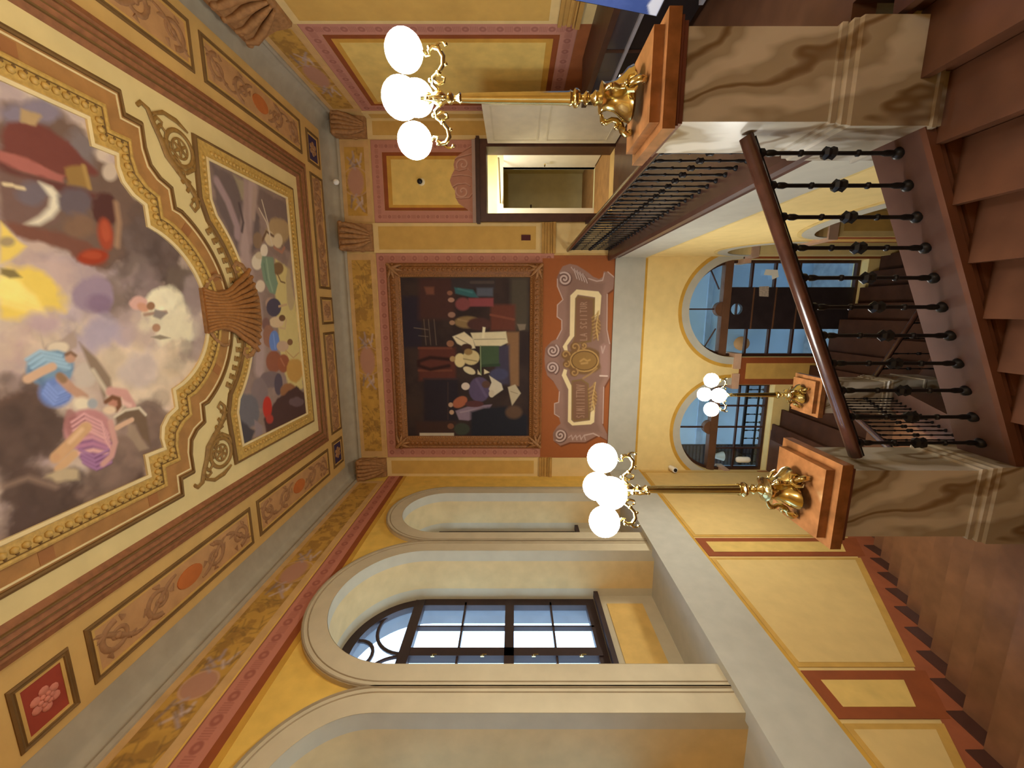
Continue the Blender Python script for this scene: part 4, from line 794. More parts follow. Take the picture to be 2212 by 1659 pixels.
paint(cv, [('p', R4(871, 911, 640, 750), (44, 36, 46), .03), ('p', R4(905, 982, 600, 690), (74, 44, 38), .05), ('p', [(917, 620), (938, 620), (938, 636), (922, 636)], (118, 70, 52), .02), ('p', R4(905, 985, 750, 822), (92, 46, 36), .03), ('l', [(905, 752), (975, 752)], (112, 60, 42), .01, .04), ('l', [(905, 800), (975, 800)], (112, 60, 42), .01, .04), ('l', [(972, 776), (930, 772), (905, 780), (905, 790), (930, 798), (970, 790)], (50, 26, 24), .02, .06),
 ('p', R4(916, 990, 818, 910), (42, 34, 40), .03), ('l', [(916, 818), (990, 818)], (64, 46, 44), .01, .02), ('l', [(968, 826), (968, 905)], (66, 48, 44), .01, .02), ('p', R4(900, 985, 910, 945), (62, 40, 34), .03), ('p', R4(916, 945, 695, 742), (54, 40, 38), .01), *[('l', [(916+a, 690), (921+a, 745)], (118, 98, 80), .008, .012, .7) for a in (0, 10, 22)], ('l', [(895, 708), (925, 712)], (126, 106, 88), .008, .015, .7), ('l', [(905, 725), (925, 727)], (126, 106, 88), .008, .012, .6),
 ('p', R4(1103, 1141, 600, 712), (78, 68, 54), .05), ('p', R4(1060, 1113, 658, 714), (104, 54, 40), .03), ('l', [(1060, 680), (1110, 690)], (126, 68, 50), .01, .04), ('p', R4(975, 1070, 602, 624), (58, 48, 48), .02), ('l', [(1018, 610), (1065, 610)], (80, 66, 60), .01, .05),
 ('p', [(982, 621), (1022, 626), (1034, 643), (1017, 642), (984, 634)], (50, 96, 98), .015), ('l', [(990, 624), (1020, 632)], (70, 120, 118), .01, .03, .7), ('p', R4(1030, 1065, 622, 640), (84, 88, 98), .02), ('p', R4(1012, 1066, 644, 662), (140, 66, 68), .015), ('e', (1000, 657, 16, 14), (128, 66, 64), .02), ('p', E_(975, 648, 7, 5), (172, 128, 106), .008), ('p', E_(972, 633, 6, 5), (140, 92, 70), .008), ('p', E_(976, 680, 8, 6), (150, 112, 92), .01),
 ('e', (1010, 696, 28, 13), (136, 108, 68), .02), ('l', [(990, 690), (1035, 700)], (160, 128, 84), .01, .03, .7), ('e', (1035, 700, 26, 14), (80, 48, 42), .02), ('p', E_(977, 697, 6, 5), (160, 120, 90), .008),
 ('p', [(1093, 717), (1121, 717), (1121, 833), (1103, 835)], (136, 98, 64), .02), ('p', [(1117, 700), (1136, 700), (1134, 712), (1122, 714)], (128, 112, 92), .01), ('p', R4(1070, 1100, 745, 830), (66, 60, 78), .03),
 ('p', [(978, 727), (1003, 717), (1022, 732), (1027, 752), (1012, 754), (988, 742)], (222, 206, 164), .012), ('l', [(985, 728), (1010, 742)], (160, 144, 112), .008, .02), ('p', [(1017, 719), (1093, 716), (1097, 740), (1082, 747), (1027, 747)], (216, 202, 158), .012), ('l', [(1025, 733), (1092, 732)], (160, 146, 110), .006, .016), ('p', [(1043, 706), (1049, 707), (1046, 731), (1041, 730)], (230, 218, 176), .008), ('p', E_(973, 742, 8, 7), (146, 98, 70), .008), ('e', (1008, 750, 12, 8), (70, 44, 36), .01),
 ('p', R4(1040, 1078, 747, 790), (66, 86, 58), .012), ('l', [(1041, 790), (1078, 788)], (50, 68, 46), .01, .05), ('l', [(1038, 747), (1039, 808)], (126, 140, 96), .006, .02), ('p', E_(994, 778, 12, 15), (214, 194, 136), .012), ('p', E_(1018, 772, 18, 16), (204, 184, 128), .012), ('e', (1012, 760, 9, 7), (150, 118, 70), .012), ('l', [(1002, 775), (1030, 780)], (150, 130, 86), .008, .02), ('p', E_(1014, 800, 14, 7, 25), (214, 198, 152), .01), ('p', [(1046, 797), (1058, 804), (1046, 808)], (220, 204, 160), .008), ('p', [(1032, 798), (1040, 810), (1032, 808)], (210, 194, 150), .008), ('e', (978, 775, 6, 6), (172, 136, 88), .01),
 ('p', E_(1036, 841, 23, 27), (88, 74, 102), .015), ('l', [(1030, 820), (1050, 855)], (110, 94, 124), .01, .05, .6), ('e', (1078, 808, 20, 12), (70, 70, 98), .02), ('p', E_(1006, 834, 9, 8), (206, 186, 166), .008), ('p', [(1057, 811), (1083, 828), (1087, 841), (1064, 857), (1056, 840), (1062, 826)], (204, 192, 164), .01), ('e', (1050, 830, 9, 8), (96, 66, 54), .012), ('p', E_(1062, 850, 6, 8), (196, 180, 150), .008),
 ('p', E_(994, 868, 17, 11, -30), (166, 90, 60), .012), ('p', E_(974, 874, 5, 5), (186, 146, 116), .008), ('p', [(984, 887), (1010, 878), (1063, 873), (1050, 895), (1012, 908), (992, 906)], (134, 114, 130), .012), ('l', [(995, 890), (1050, 880)], (164, 142, 152), .01, .03, .7), ('p', E_(976, 890, 5, 5), (186, 146, 116), .008), ('e', (1025, 872, 20, 7), (90, 50, 50), .012),
 ('p', [(1017, 889), (1045, 880), (1093, 877), (1139, 897), (1139, 942), (1017, 942)], (34, 34, 42), .03), ('p', E_(998, 926, 17, 13), (58, 62, 50), .015), ('p', E_(974, 920, 7, 6), (118, 74, 52), .008), ('p', R4(907, 981, 934.5, 941), (186, 172, 146), .008), ('p', [(1097, 836), (1113, 830), (1125, 849), (1106, 876)], (184, 168, 134), .01), ('l', [(1103, 845), (1118, 850)], (140, 124, 96), .006, .012), ('e', (1110, 890, 18, 14), (96, 70, 52), .03)])
cv.grain(.06, 7, 62); cv.build('canvas', FW, .02, pt)
# ---- painted cartouche under the painting
ct = lambda l: fpx([(1180+x/3.95, 560+y/3.95) for x, y in l])
cc = Canvas(-2.74, .90, -1.76, -.50, .006, (156, 84, 40), ct)
body = [(95, 170), (110, 110), (140, 60), (200, 40), (260, 52), (330, 95), (365, 120), (400, 150), (450, 170), (485, 150), (490, 105), (520, 108), (585, 150), (570, 255), (522, 290), (515, 420), (516, 600), (545, 720), (545, 1000), (492, 1090), (482, 1300), (480, 1410), (518, 1490), (522, 1545), (440, 1500), (330, 1560), (200, 1560), (120, 1590), (60, 1545), (60, 1480), (90, 1430), (122, 1400), (105, 1340), (70, 1320), (70, 1230), (105, 1220), (112, 1130), (60, 1040), (8, 990), (-10, 920), (-15, 850), (-8, 760), (45, 700), (90, 680), (132, 600), (132, 520), (92, 490), (95, 390), (142, 345), (120, 280), (95, 230)]
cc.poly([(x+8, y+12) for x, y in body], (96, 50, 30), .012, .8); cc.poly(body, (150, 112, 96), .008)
cc.poly([(200, 110), (300, 130), (420, 200), (500, 200), (480, 300), (480, 600), (500, 720), (500, 1000), (450, 1100), (440, 1400), (470, 1480), (200, 1470), (150, 1400), (150, 1200), (130, 1000), (100, 850), (130, 700), (170, 560), (170, 320)], (132, 98, 82), .03, .8)
def curl(x, y, r, d, t0):
    L = [(x+r*(1-.88*i/34)*math.cos(t0+d*5.6*PI/2*i/34*1.25), y+r*(1-.88*i/34)*math.sin(t0+d*5.6*PI/2*i/34*1.25)) for i in range(35)]
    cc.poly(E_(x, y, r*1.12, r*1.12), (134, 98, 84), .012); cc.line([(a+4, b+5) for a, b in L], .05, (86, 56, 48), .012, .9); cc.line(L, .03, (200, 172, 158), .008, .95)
for a in ((155, 168, 58, 1, -2.2), (55, 780, 54, 1, -1), (50, 925, 52, -1, 1), (118, 1500, 54, -1, 2.2)): curl(*a)
for k in range(5): cc.line([(215+k*24, 70+k*14), (240+k*24, 100+k*16), (262+k*22, 165+k*9)], .018, (206, 180, 166), .008, .8); cc.line([(222+k*24, 72+k*14), (250+k*24, 105+k*16), (270+k*22, 168+k*9)], .012, (92, 60, 50), .006, .7)
for k in range(4): cc.line([(190+k*36, 1520+(k % 2)*12), (215+k*36, 1500), (225+k*36, 1540)], .016, (196, 168, 154), .008, .8)
cc.line([(330, 1500), (400, 1485), (450, 1510)], .02, (206, 178, 160), .01, .8)
for l in ([(95, 170), (95, 230), (142, 345), (95, 390), (92, 490), (132, 520), (132, 600), (90, 680)], [(112, 1130), (105, 1220), (70, 1230), (70, 1320), (110, 1345)], [(360, 165), (430, 188), (480, 180), (495, 120)], [(520, 300), (517, 600), (540, 720)], [(490, 1090), (482, 1400)], [(525, 108), (585, 160)]): cc.line(l, .016, (206, 180, 164), .006, .75)
cc.poly([(160, 790), (140, 745), (200, 650), (205, 310), (258, 258), (445, 275), (470, 310), (458, 470), (410, 515), (416, 325), (268, 302), (246, 335), (238, 655), (178, 735), (182, 785)], (226, 202, 148), .006); cc.poly([(150, 935), (178, 945), (170, 985), (215, 1080), (212, 1370), (235, 1392), (372, 1374), (388, 1205), (416, 1245), (408, 1390), (380, 1408), (222, 1418), (184, 1385), (188, 1110), (132, 990)], (226, 202, 148), .006)
for pn in ([(250, 335), (270, 312), (414, 335), (410, 510), (385, 705), (215, 735), (242, 655)], [(215, 1035), (300, 1020), (362, 1060), (372, 1368), (238, 1384), (218, 1365)]):
    cc.poly(pn, (126, 96, 52), .008); cc.poly([(sum(p[0] for p in pn)/len(pn)+(x-sum(p[0] for p in pn)/len(pn))*.86, sum(p[1] for p in pn)/len(pn)+(y-sum(p[1] for p in pn)/len(pn))*.93) for x, y in pn], (124, 86, 62), .01)
for c0, n, y0 in ((430, 7, 470), (400, 7, 1080)):
    for k in range(14): t = k/13; cc.line([(c0+12-20*t, y0+t*200-25), (c0+30*math.sin(3*t), y0+t*200), (c0-40+14*t, y0+t*190+30)], .022, ((176, 134, 70), (130, 90, 44))[k % 2], .01, .8)
    cc.line([(c0+20, y0-30), (c0-5, y0+100), (c0+12, y0+220)], .016, (204, 164, 96), .008, .9)
cc.poly(E_(322, 865, 165, 118), (118, 84, 46), .02); cc.poly(E_(325, 865, 122, 94), (142, 104, 52), .008); cc.line(E_(325, 865, 120, 92)+[(445, 865)], .022, (178, 136, 74), .006); cc.line(E_(325, 865, 108, 80)+[(433, 865)], .014, (92, 62, 32), .006)
for a in ((245, 748, 40, -1, 1), (172, 895, 30, 1, -1), (238, 965, 36, 1, -1), (320, 735, 26, -1, 2), (165, 815, 36, -1, 0)):
    x, y, r, d, t0 = a; L = [(x+r*(1-.8*i/24)*math.cos(t0+d*6*i/24), y+r*(1-.8*i/24)*math.sin(t0+d*6*i/24)) for i in range(25)]; cc.poly(E_(x, y, r*1.05, r*1.05), (120, 84, 46), .012); cc.line(L, .024, (176, 132, 76), .008, .9)
cc.line([(290, 870), (320, 850), (350, 868), (372, 858)], .03, (182, 138, 74), .012, .9); cc.line([(300, 890), (350, 884)], .03, (186, 142, 80), .012, .8); cc.line([(315, 1015), (380, 975), (430, 930)], .03, (170, 128, 72), .01, .8)
cc.poly([(455, 740), (490, 715), (525, 740), (525, 1000), (462, 1000), (470, 930), (455, 880)], (156, 116, 102), .02); cc.line([(470, 745), (480, 800), (500, 740)], .02, (196, 166, 150), .01, .7); cc.line([(458, 994), (520, 996)], .025, (222, 196, 176), .008, .8)
# worn inscription in pale capitals (drawn stroke by stroke)
GL = {'L': [[(0, 1), (0, 0), (.7, 0)]], 'A': [[(0, 0), (.4, 1), (.8, 0)], [(.15, .35), (.65, .35)]], 'S': [[(.7, .9), (.3, 1), (.05, .75), (.6, .35), (.5, .05), (.05, .08)]], 'C': [[(.7, .85), (.35, 1), (.05, .5), (.35, 0), (.7, .15)]], 'I': [[(.3, 0), (.3, 1)]], 'T': [[(0, 1), (.8, 1)], [(.4, 1), (.4, 0)]], 'U': [[(.05, 1), (.05, .2), (.35, 0), (.65, .2), (.65, 1)]], 'R': [[(0, 0), (0, 1), (.6, .85), (.55, .55), (0, .5)], [(.3, .5), (.75, 0)]], 'N': [[(0, 0), (0, 1), (.7, 0), (.7, 1)]], 'M': [[(0, 0), (.1, 1), (.4, .3), (.7, 1), (.8, 0)]], 'V': [[(0, 1), (.4, 0), (.8, 1)]], 'E': [[(.7, 1), (0, 1), (0, 0), (.7, 0)], [(0, .5), (.55, .5)]], ' ': []}
def inscribe(txt, ya, yb, xt, xb, w):
    n = len(txt)
    for i, ch in enumerate(txt):
        yy = ya+(yb-ya)*i/n; sp = (yb-ya)/n
        for st in GL[ch]: cc.line([(xb+(xt-xb)*b, yy+sp*.85*a) for a, b in st], w, (168, 128, 102), .005, .8)
inscribe('LA SCIITUR', 690, 355, 290, 345, .014); inscribe('SIMIIITTNV', 1350, 1062, 258, 325, .013)
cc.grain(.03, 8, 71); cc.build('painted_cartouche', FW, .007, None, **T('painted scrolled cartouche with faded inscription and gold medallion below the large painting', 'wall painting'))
# ================================================================== windows of the left wall
def niche_window(idx, c, h):
    n0, n1 = -NB-.13, -NB-.05
    r = bpy.data.objects.new(f'window_{idx}', None); COL.objects.link(r); r['kind'] = 'structure'; r.location = LW(c, -1.06, -NB)
    A = lambda d: archp(c, h-d, SPR, -1.06+d, 30)
    MB().plate([A(.001), A(.115)], LW, n0, n1).build('window_frame', winwood, r)
    m = MB(); m.rect(c-.055, c+.055, -1.0, 1.2, LW, n0-.005, n1+.015); m.build('mullion', winwood, r)
    m = MB(); m.rect(c-h+.04, c+h-.04, 1.17, 1.29, LW, n0, n1+.02); m.build('transom', winwood, r); m = MB(); m.rect(c-h+.04, c+h-.04, .0, .11, LW, n0, n1+.015); m.build('transom', winwood, r)
    q = h*.45
    for s in (-1, 1): MB().rect(c+s*q-.012, c+s*q+.012, -.98, 1.2, LW, n0+.02, n1).build('glazing_bar', winwood, r)
    for z in (.63, -.48): MB().rect(c-h+.06, c+h-.06, z-.012, z+.012, LW, n0+.02, n1).build('glazing_bar', winwood, r)
    t = MB(); rr = h*.44; pl = lambda L: [LW(u, v, n0+.04) for u, v in L]
    for s in (-1, 1): t.tube(pl(arc(c+s*h*.46, 1.27, rr, 0, 180, 20)), .022, 6)
    t.tube(pl(arc(c, 1.27+h*.62, h*.235, 0, 360, 24)), .022, 6); t.build('tracery', winwood, r)
    MB().plate([A(.05)], LW, n0+.03, n0+.036).build('glass_pane', glass, r)
    MB().rect(c-h-.0, c+h+.0, -1.11, -1.055, LW, -NB-.02, -NB+.07).build('window_sill', winwood, r)
    for z in (.9, .35, -.22, -.75):
        m = MB(); m.box(0, .012, c-.075, c-.055, z-.02, z+.02, lambda a, b, d: LW(b, d, n1+.015+a)); m.tube([LW(c-.066, z, n1+.02), LW(c-.07, z, n1+.045), LW(c-.075, z-.05, n1+.05)], .007, 6); m.build('latch', brass, r)
for k, (c, h) in enumerate(NICHE): niche_window(k+1, c, h)
# ================================================================== glazed arches of the lower far wall
def arch_window(idx, c, bottom, tz):
    r = bpy.data.objects.new(f'window_{idx}', None); COL.objects.link(r); r['kind'] = 'structure'; r.location = FW(c, bottom, -.2)
    n0, n1 = -.24, -.16; h = .86; A = lambda d: archp(c, h-d, -3.98, bottom+d, 30); brn = mat('arch_wood', (96, 62, 40), rough=.5, var=.15)
    MB().plate([A(.001), A(.05)], FW, n0, n1).build('window_frame', wood, r)
    MB().rect(c-h+.01, c+h-.01, tz-.07, tz+.07, FW, n0-.01, n1+.05).build('transom', brn, r)
    b = MB(); b.plate([arc(c, tz+.06, .13, 0, 180, 16)], FW, n0, n1+.04); b.build('boss', brn, r)
    f = MB(); f.rect(c-.012, c+.012, tz, -3.14, FW, n0+.02, n1-.01); f.build('glazing_bar', wood, r)
    if idx == 4:
        for s in (-1, 1):
            a = math.radians(90-s*62); f = MB(); R0, R1 = .40, .86; f.tube([FW(c+R0*math.cos(a), tz+.02+R0*math.sin(a)*.5, -.2), FW(c+.83*math.cos(math.radians(90-s*58)), -3.98+.83*math.sin(math.radians(90-s*58)), -.2)], .014, 5); f.build('glazing_bar', wood, r)
        d = MB(); d.plate([rectp(c-.36, c+.39, bottom+.05, tz-.07), arc(c-.0, tz-.22, .105, 0, 360, 24)[:-1]], FW, n0, n1); d.build('dark_door_panel', mat('dark_door', (44, 34, 34), rough=.35, var=.2), r)
        m = MB()
        for z in (tz-.5, tz-.9, tz-1.3): m.rect(c-.36, c+.39, z-.012, z+.012, FW, n1, n1+.012)
        m.build('panel_moulding', brn, r); MB().rect(c-.105, c+.105, tz-.23, tz-.215, FW, n0+.02, n1).build('porthole_bar', wood, r)
        for u0, u1 in ((c-h, c-.36), (c+.39, c+h)):
            for z in (tz-.45, tz-.87, tz-1.3): MB().rect(u0, u1, z-.017, z+.017, FW, n0+.01, n1-.005).build('glazing_bar', wood, r)
    else:
        for u in (c-.42, c+.0, c+.42): MB().rect(u-.013, u+.013, bottom, tz, FW, n0+.02, n1-.01).build('glazing_bar', wood, r)
        for z in (tz-.46,): MB().rect(c-h, c+h, z-.013, z+.013, FW, n0+.02, n1-.01).build('glazing_bar', wood, r)
    MB().plate([A(.03)], FW, n0+.03, n0+.035).build('glass_pane', MATS.get('arch_glass') or glass_mat('arch_glass', (.88, .95, 1.0), .06), r)
arch_window(4, .03, -6.2, -3.84); arch_window(5, -2.2, -4.82, -3.82)
# courtyard outside: pale walls lit by the sky, guard rail, shutters
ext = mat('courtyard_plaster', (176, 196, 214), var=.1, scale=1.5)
MB().box(-4.4, 1.1, 9.6, 9.8, -8, -1.6).build('wall_courtyard', ext, **ST); MB().box(-4.6, -4.4, 7.62, 9.8, -8, -1.6).build('wall_courtyard', ext, **ST); MB().box(1.1, 3.6, 7.9, 9.8, -8, -2.0).build('wall_courtyard', ext, **ST)
MB().box(-4.6, 3.6, 7.62, 9.8, -7.0, -6.9).build('floor', mat('courtyard_paving', (150, 156, 160), var=.2), **ST)
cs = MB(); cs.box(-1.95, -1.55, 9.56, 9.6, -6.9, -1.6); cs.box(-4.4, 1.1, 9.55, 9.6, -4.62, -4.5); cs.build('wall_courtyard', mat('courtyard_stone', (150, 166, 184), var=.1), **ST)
gr = thing('guard_railing', 'black iron guard railing outside the left glazed arch', 'railing', (-2.2, 7.72, -5.25))
gx = lambda z, t: MB().box(-3.06, -1.3, 7.72-t, 7.72+t, z-t, z+t)
gx(-4.56, .022).build('top_rail', iron, gr); gx(-4.80, .014).build('rail', iron, gr); gx(-5.2, .016).build('rail', iron, gr)
for k in range(11): baluster_mb(-3.0+.165*k, 7.72, -5.2, -4.57, .9).build('baluster', iron, gr, 40)
s_ = thing('window_shutter', 'dark louvred shutter outside the left edge of the lower left arch', 'shutter', (-2.85, 7.85, -5.2))
m = MB(); m.box(-3.12, -2.68, 7.84, 7.88, -5.6, -3.0); m.build('panel', mat('shutter_dark', (58, 56, 62), var=.1), s_)
m = MB()
for k in range(34): m.box(-3.10, -2.70, 7.815, 7.84, -5.5+.072*k, -5.46+.072*k)
m.build('slats', mat('shutter_slat', (74, 72, 80), var=.1), s_)
# ================================================================== gallery doorway and corridor
d = bpy.data.objects.new('door_1', None); COL.objects.link(d); d['kind'] = 'structure'; d.location = FW(2.15, -1.68, 0)
m = MB(); m.plate([[(1.50, -1.68), (1.63, -1.68), (1.63, .46), (2.67, .46), (2.67, -1.68), (2.79, -1.68), (2.79, .60), (1.50, .60)]], FW, -.32, .05); m.build('door_frame', walnut, d)
m = MB(); m.rect(1.46, 2.82, .57, .625, FW, 0, .09); m.rect(1.48, 2.80, .60, .64, FW, 0, .06); m.build('lintel_cornice', wood, d)
MB().rect(1.46, 1.52, -1.35, -1.22, FW, 0, .10).build('frame_bracket', wood, d)
leaf = bpy.data.objects.new('door_2', None); COL.objects.link(leaf); leaf['kind'] = 'structure'; leaf.location = (2.72, 6.5, -1.67)
MB().box(2.70, 2.745, 5.84, 7.20, -1.66, .43).build('door_leaf', mat('leaf_cream', (214, 200, 166), var=.05), leaf)
m = MB(); L_ = lambda u, v, n: (2.70-n, u, v)
m.ring((5.95, 7.09, -1.5, -.5), (5.975, 7.065, -1.475, -.525), L_, 0, .006); m.ring((5.95, 7.09, -.38, .33), (5.975, 7.065, -.355, .305), L_, 0, .006); m.build('leaf_moulding', mat('leaf_line', (204, 190, 154), var=.04), leaf)
cor = mat('corridor_wall', (214, 204, 150), var=.05); cw = MB(); cw.box(1.1, 3.4, 10.6, 10.7, -1.9, 1.2); cw.box(3.3, 3.4, 7.62, 10.7, -1.9, 1.2); cw.box(1.1, 1.2, 7.62, 10.7, -1.9, 1.2); cw.box(1.1, 3.4, 7.62, 10.7, 1.05, 1.2); cw.build('wall_corridor', cor, **ST)
MB().box(1.1, 3.4, 7.62, 10.7, -1.9, -1.68).build('floor', mat('corridor_floor', (150, 108, 60), var=.15), **ST)
CW = lambda u, v, n: (u, 9.0-n, v)
MB().plate([rectp(1.2, 3.3, -1.68, 1.05), rectp(2.12, 2.92, -1.679, .22)], CW, -.12, 0).build('wall_corridor', cor, **ST)
ir = bpy.data.objects.new('door_3', None); COL.objects.link(ir); ir['kind'] = 'structure'; ir.location = CW(2.5, -1.68, 0)
m = MB(); m.plate([[(2.02, -1.68), (2.12, -1.68), (2.12, .22), (2.92, .22), (2.92, -1.68), (3.16, -1.68), (3.16, .34), (2.02, .34)]], CW, -.13, .03); m.build('door_frame', white, ir)
MB().box(2.92, 2.96, 8.25, 8.97, -1.66, .20).build('door_leaf', white, ir)
m = MB(); m.tube([(2.9, 8.75, -.62), (2.86, 8.75, -.62), (2.86, 8.63, -.62)], .012, 8); m.build('door_handle', brass, ir)
m = MB(); m.tube([(2.93, 8.5, .30), (2.55, 8.86, .29), (2.20, 8.93, .28)], .018, 6); m.build('door_closer', mat('closer', (130, 116, 70), var=0), ir)
pl = thing('door_sign', 'small dark sign plate on the tan wall seen through the inner doorway', 'sign', (2.3, 10.58, -.42)); m = MB(); m.box(2.30, 2.58, 10.575, 10.60, -.44, -.405); m.build('plate', wood, pl)
lt = bpy.data.lights.new('corridor_lamp', 'AREA'); lo_ = bpy.data.objects.new('corridor_lamp', lt); COL.objects.link(lo_); lo_.location = (2.2, 8.3, 1.03); lt.energy = 26; lt.size = .5; lt.color = (1, .95, .82)
# painted scrolled pediment over the doorway
pd = lambda l: fpx([(700+x/5.53, 240+y/5.53) for x, y in l])
pcv = Canvas(1.48, 2.79, .645, 1.13, .006, (176, 118, 92), pd)
out = [(1850, 350), (1740, 420), (1640, 500), (1565, 560), (1545, 640), (1555, 700), (1525, 760), (1500, 830), (1525, 900), (1560, 950), (1570, 1040), (1610, 1110), (1700, 1170), (1780, 1240), (1850, 1330)]
for x, y, r, dd in ((1660, 640, 80, 1), (1655, 960, 85, -1)):
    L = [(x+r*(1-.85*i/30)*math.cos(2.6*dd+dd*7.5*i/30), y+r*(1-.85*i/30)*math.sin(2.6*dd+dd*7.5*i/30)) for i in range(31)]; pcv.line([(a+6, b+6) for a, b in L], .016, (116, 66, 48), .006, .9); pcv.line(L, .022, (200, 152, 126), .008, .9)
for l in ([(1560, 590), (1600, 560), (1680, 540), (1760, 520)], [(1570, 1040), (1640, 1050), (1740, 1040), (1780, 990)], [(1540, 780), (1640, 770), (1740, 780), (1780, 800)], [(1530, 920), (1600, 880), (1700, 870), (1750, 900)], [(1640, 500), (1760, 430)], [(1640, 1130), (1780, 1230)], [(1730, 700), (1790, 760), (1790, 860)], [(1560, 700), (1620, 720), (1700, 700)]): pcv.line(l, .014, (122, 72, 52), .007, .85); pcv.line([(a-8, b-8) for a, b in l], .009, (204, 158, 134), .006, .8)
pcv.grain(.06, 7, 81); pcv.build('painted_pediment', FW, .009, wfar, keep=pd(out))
MB().rect(1.485, 2.79, .62, .70, FW, 0, .03).build('pediment_moulding', mat('lilac_moulding', (170, 140, 122), var=.05), wfar)
# ================================================================== carved corbels under the cove
def corbel(F, u, w, label, par=None):
    r = thing('corbel', label, 'corbel', F(u, 2.40, 0), 'carved corbels under the cove')
    m = MB(); prof = [(0, 2.93), (.24, 2.93), (.25, 2.88), (.22, 2.80), (.15, 2.70), (.10, 2.60), (.085, 2.50), (.06, 2.43), (0, 2.42)]
    v = []; n = len(prof)
    for s in (-1, 1): v += [F(u+s*w/2, z, d) for d, z in prof]
    m.add(v, [tuple(range(n)), tuple(range(2*n-1, n-1, -1))]+[(i, (i+1) % n, n+(i+1) % n, n+i) for i in range(n)]); m.build('body', corb, r)
    m = MB()
    for k in range(5):
        t = -1+.5*k; m.tube([F(u+t*w*.40, 2.90, .25), F(u+t*w*.42, 2.80, .24), F(u+t*w*.36, 2.68, .17), F(u+t*w*.26, 2.56, .125), F(u+t*w*.14, 2.45, .10)], [.03, .04, .045, .035, .016], 7)
        m.ball(F(u+t*w*.46, 2.89-.03*(k % 2), .245), .04, 8, 6)
    for s in (-1, 1): m.tube([F(u+s*w*.48, 2.93-.35*q/12, .19*(1-q/14)) for q in range(13)], [.02+.012*math.sin(q*1.3) for q in range(13)], 6)
    m.build('acanthus_leaf', corb, r, 60); return r
corbel(FW, 1.235, .44, 'carved bronze corbel between the painting and the door bay'); corbel(FW, -2.93, .36, 'carved bronze corbel in the far corner by the windows'); corbel(FW, 2.96, .32, 'carved bronze corbel in the far corner on the gallery side'); corbel(RW, 4.62, .84, 'broad carved bronze corbel on the gallery side wall at the picture edge')
# ================================================================== small fittings
o = thing('smoke_detector', 'round white smoke detector on the grey cove above the door bay', 'smoke detector', (2.05, 7.05, 2.98)); p = at(726, 393, 1, 7.17)
MB().ball(p, .05, 14, 10, (1, .8, 1)).build('housing', white, o, 60)
o = thing('security_camera', 'dark dome camera in the middle of the yellow panel over the door', 'camera', FW(2.12, 1.65, 0)); p = at(907, 392, 1, FARY-.03)
MB().ball((p[0], p[1]-.01, p[2]), .045, 14, 10, (1, .8, 1)).build('dome', black, o, 60); MB().ball((p[0]+.0, FARY-.005, p[2]-.02), .062, 14, 10, (1, .35, 1)).build('mount', offw, o, 60)
p = at(1452, 1012, 1, 7.2); o = thing('security_camera', 'white bullet camera in the lower far left corner beside the arch', 'camera', p)
m = MB(); m.tube([(p[0], 7.28, p[2]+.01), (p[0], 7.2, p[2]), (p[0]+.01, 7.09, p[2]-.015)], [.035, .05, .05], 14); m.build('housing', white, o, 50)
m = MB(); m.tube([(p[0]+.01, 7.091, p[2]-.015), (p[0]+.012, 7.078, p[2]-.017)], .034, 12); m.build('lens', black, o)
p = at(1605, 993, 1, 7.2); o = thing('emergency_light', 'white rounded emergency light box at the edge of the lower left arch', 'emergency light', (p[0], 7.2, p[2]-.12))
MB().lathe([(.02, -.13), (.045, -.12), (.055, -.09), (.055, .09), (.045, .12), (.02, .13)], p, 14).build('housing', white, o, 50); MB().box(p[0]-.02, p[0]+.02, 7.22, 7.31, p[2]-.03, p[2]+.03).build('bracket', offw, o)
p = at(1136, 514, 1, FARY); o = thing('wall_sign', 'small dark red rectangular plate on the pilaster left of the door', 'sign', (p[0], FARY, p[2]-.08)); MB().rect(p[0]-.045, p[0]+.045, p[2]-.08, p[2]+.08, FW, .02, .036).build('plate', mat('plate_red', (78, 26, 26), var=.05), o)
for nm, poly, lb in (('paper_notice', [(1650, 594), (1654, 582), (1680, 583), (1682, 598), (1668, 604), (1667, 595)], 'bright white paper sheet behind the glass of the lower right arch'), ('paper_notice', [(1640, 619), (1661, 618), (1660, 641), (1640, 640)], 'beige leaflet on the dark central panel of the lower right arch')):
    P = [(q[0], q[2]) for q in (at(x, y, 1, FARY+.15) for x, y in poly)]; c = P[0]
    o = thing(nm, lb, 'notice', (c[0], FARY+.15, c[1])); MB().plate([P], FW, -.152, -.148).build('sheet', white if 'white' in lb else mat('leaflet', (170, 150, 130), var=.25, scale=40), o)
p = at(1602, 742, 1, 9.42); o = thing('lampshade', 'orange ball standing in for a lamp reflection in the lower right arch', 'lamp', (p[0], 9.42, p[2]-.15)); MB().ball(p, .165, 18, 12).build('shade', mat('orange_reflection', (214, 132, 70), var=.05), o, 60); MB().tube([(p[0], 9.45, p[2]), (p[0], 9.6, p[2])], .02, 6).build('bracket', iron, o)  # orange ball and bracket added in place of a lamp reflection in the glass
p = at(1555, 985, 1, 7.8); o = thing('lampshade', 'white angular lampshade outside the lower left arch', 'lamp', (p[0], 7.8, p[2]-.1)); MB().lathe([(.10, -.06), (.05, .1), (.02, .11)], p, 12).build('shade', white, o, 30); MB().tube([(p[0]+.02, 7.8, p[2]+.05), (p[0]+.02, 7.86, p[2]+.05)], .012, 6).build('bracket', iron, o)
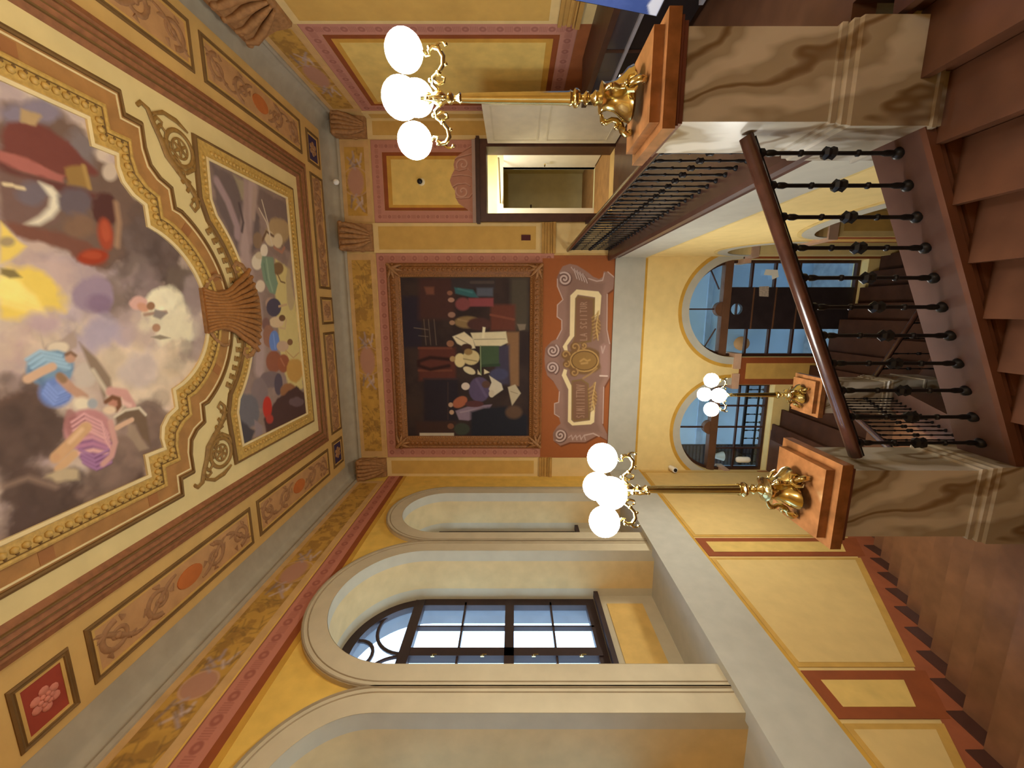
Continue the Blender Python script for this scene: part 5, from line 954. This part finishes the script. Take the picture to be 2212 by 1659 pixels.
# ================================================================== display case, information panel
o = thing('display_case', 'long dark display case with smoked glass standing against the gallery side wall', 'display case', (2.78, 5.3, GAL))
m = MB(); m.box(2.58, 3.08, 3.55, 5.66, GAL+.08, -1.12); m.build('cabinet', black, o); m = MB(); m.box(2.55, 3.10, 3.52, 5.69, -.92, -.86); m.build('top_frame', wood, o)
m = MB(); m.box(2.58, 3.08, 3.55, 5.66, -1.12, -.92); m.build('glass_box', pearl, o); m = MB(); m.box(2.55, 3.10, 3.52, 5.69, -1.14, -1.11); m.build('lower_frame', mat('case_trim', (150, 144, 146), rough=.3, var=.05), o)
for y in (3.56, 4.6, 5.65):
    for x in (2.60, 3.06): MB().box(x-.025, x+.025, y-.025, y+.025, GAL, -.9).build('leg', wood, o)
o = thing('information_panel', 'tilted blue and white information panel on a dark stand beside the right pedestal', 'information panel', (2.3, 2.9, GAL))
IPF = lambda u, v, n: (2.10+.17*v-n, u, -1.03+v)
cv = Canvas(2.30, 3.34, 0, .85, .01, (52, 74, 140)); cv.blend((72, 92, 160), 14, 91, .5, .3, .6)
cv.poly([(3.34, 0), (3.34, .05), (3.26, .09), (3.2, .08), (3.12, .13), (3.05, .2), (2.95, .16), (2.82, .22), (2.7, .18), (2.3, .25), (2.3, 0)], (206, 208, 222), .008, raw=True); cv.line([(2.55, .5), (2.8, .56), (2.95, .5)], .05, (200, 206, 222), .012, raw=True); cv.line([(2.98, .33), (3.04, .36)], .02, (150, 164, 206), .01, raw=True)
cv.build('printed_sheet', IPF, .004, o); MB().rect(2.29, 3.35, -.01, .86, IPF, -.03, .0).build('board', black, o)
m = MB()
for y in (2.45, 3.2): m.tube([(2.14, y, -1.05), (2.2, y, -1.3), (2.16, y, GAL)], .022, 6); m.tube([(2.28, y, -.5), (2.45, y, -1.1), (2.5, y, GAL)], .018, 6)
m.build('stand', black, o); MB().box(2.1, 2.5, 2.42, 3.24, -1.32, -1.29).build('shelf', mat('shelf_grey', (120, 118, 124), rough=.2, var=.05), o)
# ================================================================== camera, light, world
for o in list(COL.objects):
    if o.parent is None: o.location.z += EYE
cam = bpy.data.cameras.new('camera'); co_ = bpy.data.objects.new('camera', cam); COL.objects.link(co_)
cam.sensor_fit = 'HORIZONTAL'; cam.sensor_width = 36; cam.lens = FPX/2212*36; cam.shift_x = -4/2212; cam.clip_start = .05
R = Matrix(((0, CS, SN), (0, SN, -CS), (-1, 0, 0))); co_.matrix_world = Matrix.Translation((0, 0, EYE)) @ R.to_4x4()
SC.camera = co_
w = bpy.data.worlds.new('sky'); SC.world = w; w.use_nodes = True; bg = w.node_tree.nodes['Background']
bg.inputs['Color'].default_value = (.56, .76, 1.0, 1); bg.inputs['Strength'].default_value = 3.4
SC.view_settings.view_transform = 'Standard'; SC.view_settings.look = 'None'; SC.view_settings.gamma = 1; SC.view_settings.use_curve_mapping = False
SC.view_settings.exposure = 0.62
SC.cycles.use_denoising = True; SC.cycles.max_bounces = 8; SC.cycles.diffuse_bounces = 5; SC.cycles.use_adaptive_sampling = True; SC.cycles.adaptive_threshold = .02; SC.cycles.transparent_max_bounces = 12
SC.cycles.sample_clamp_indirect = 6; SC.cycles.caustics_reflective = False; SC.cycles.caustics_refractive = False
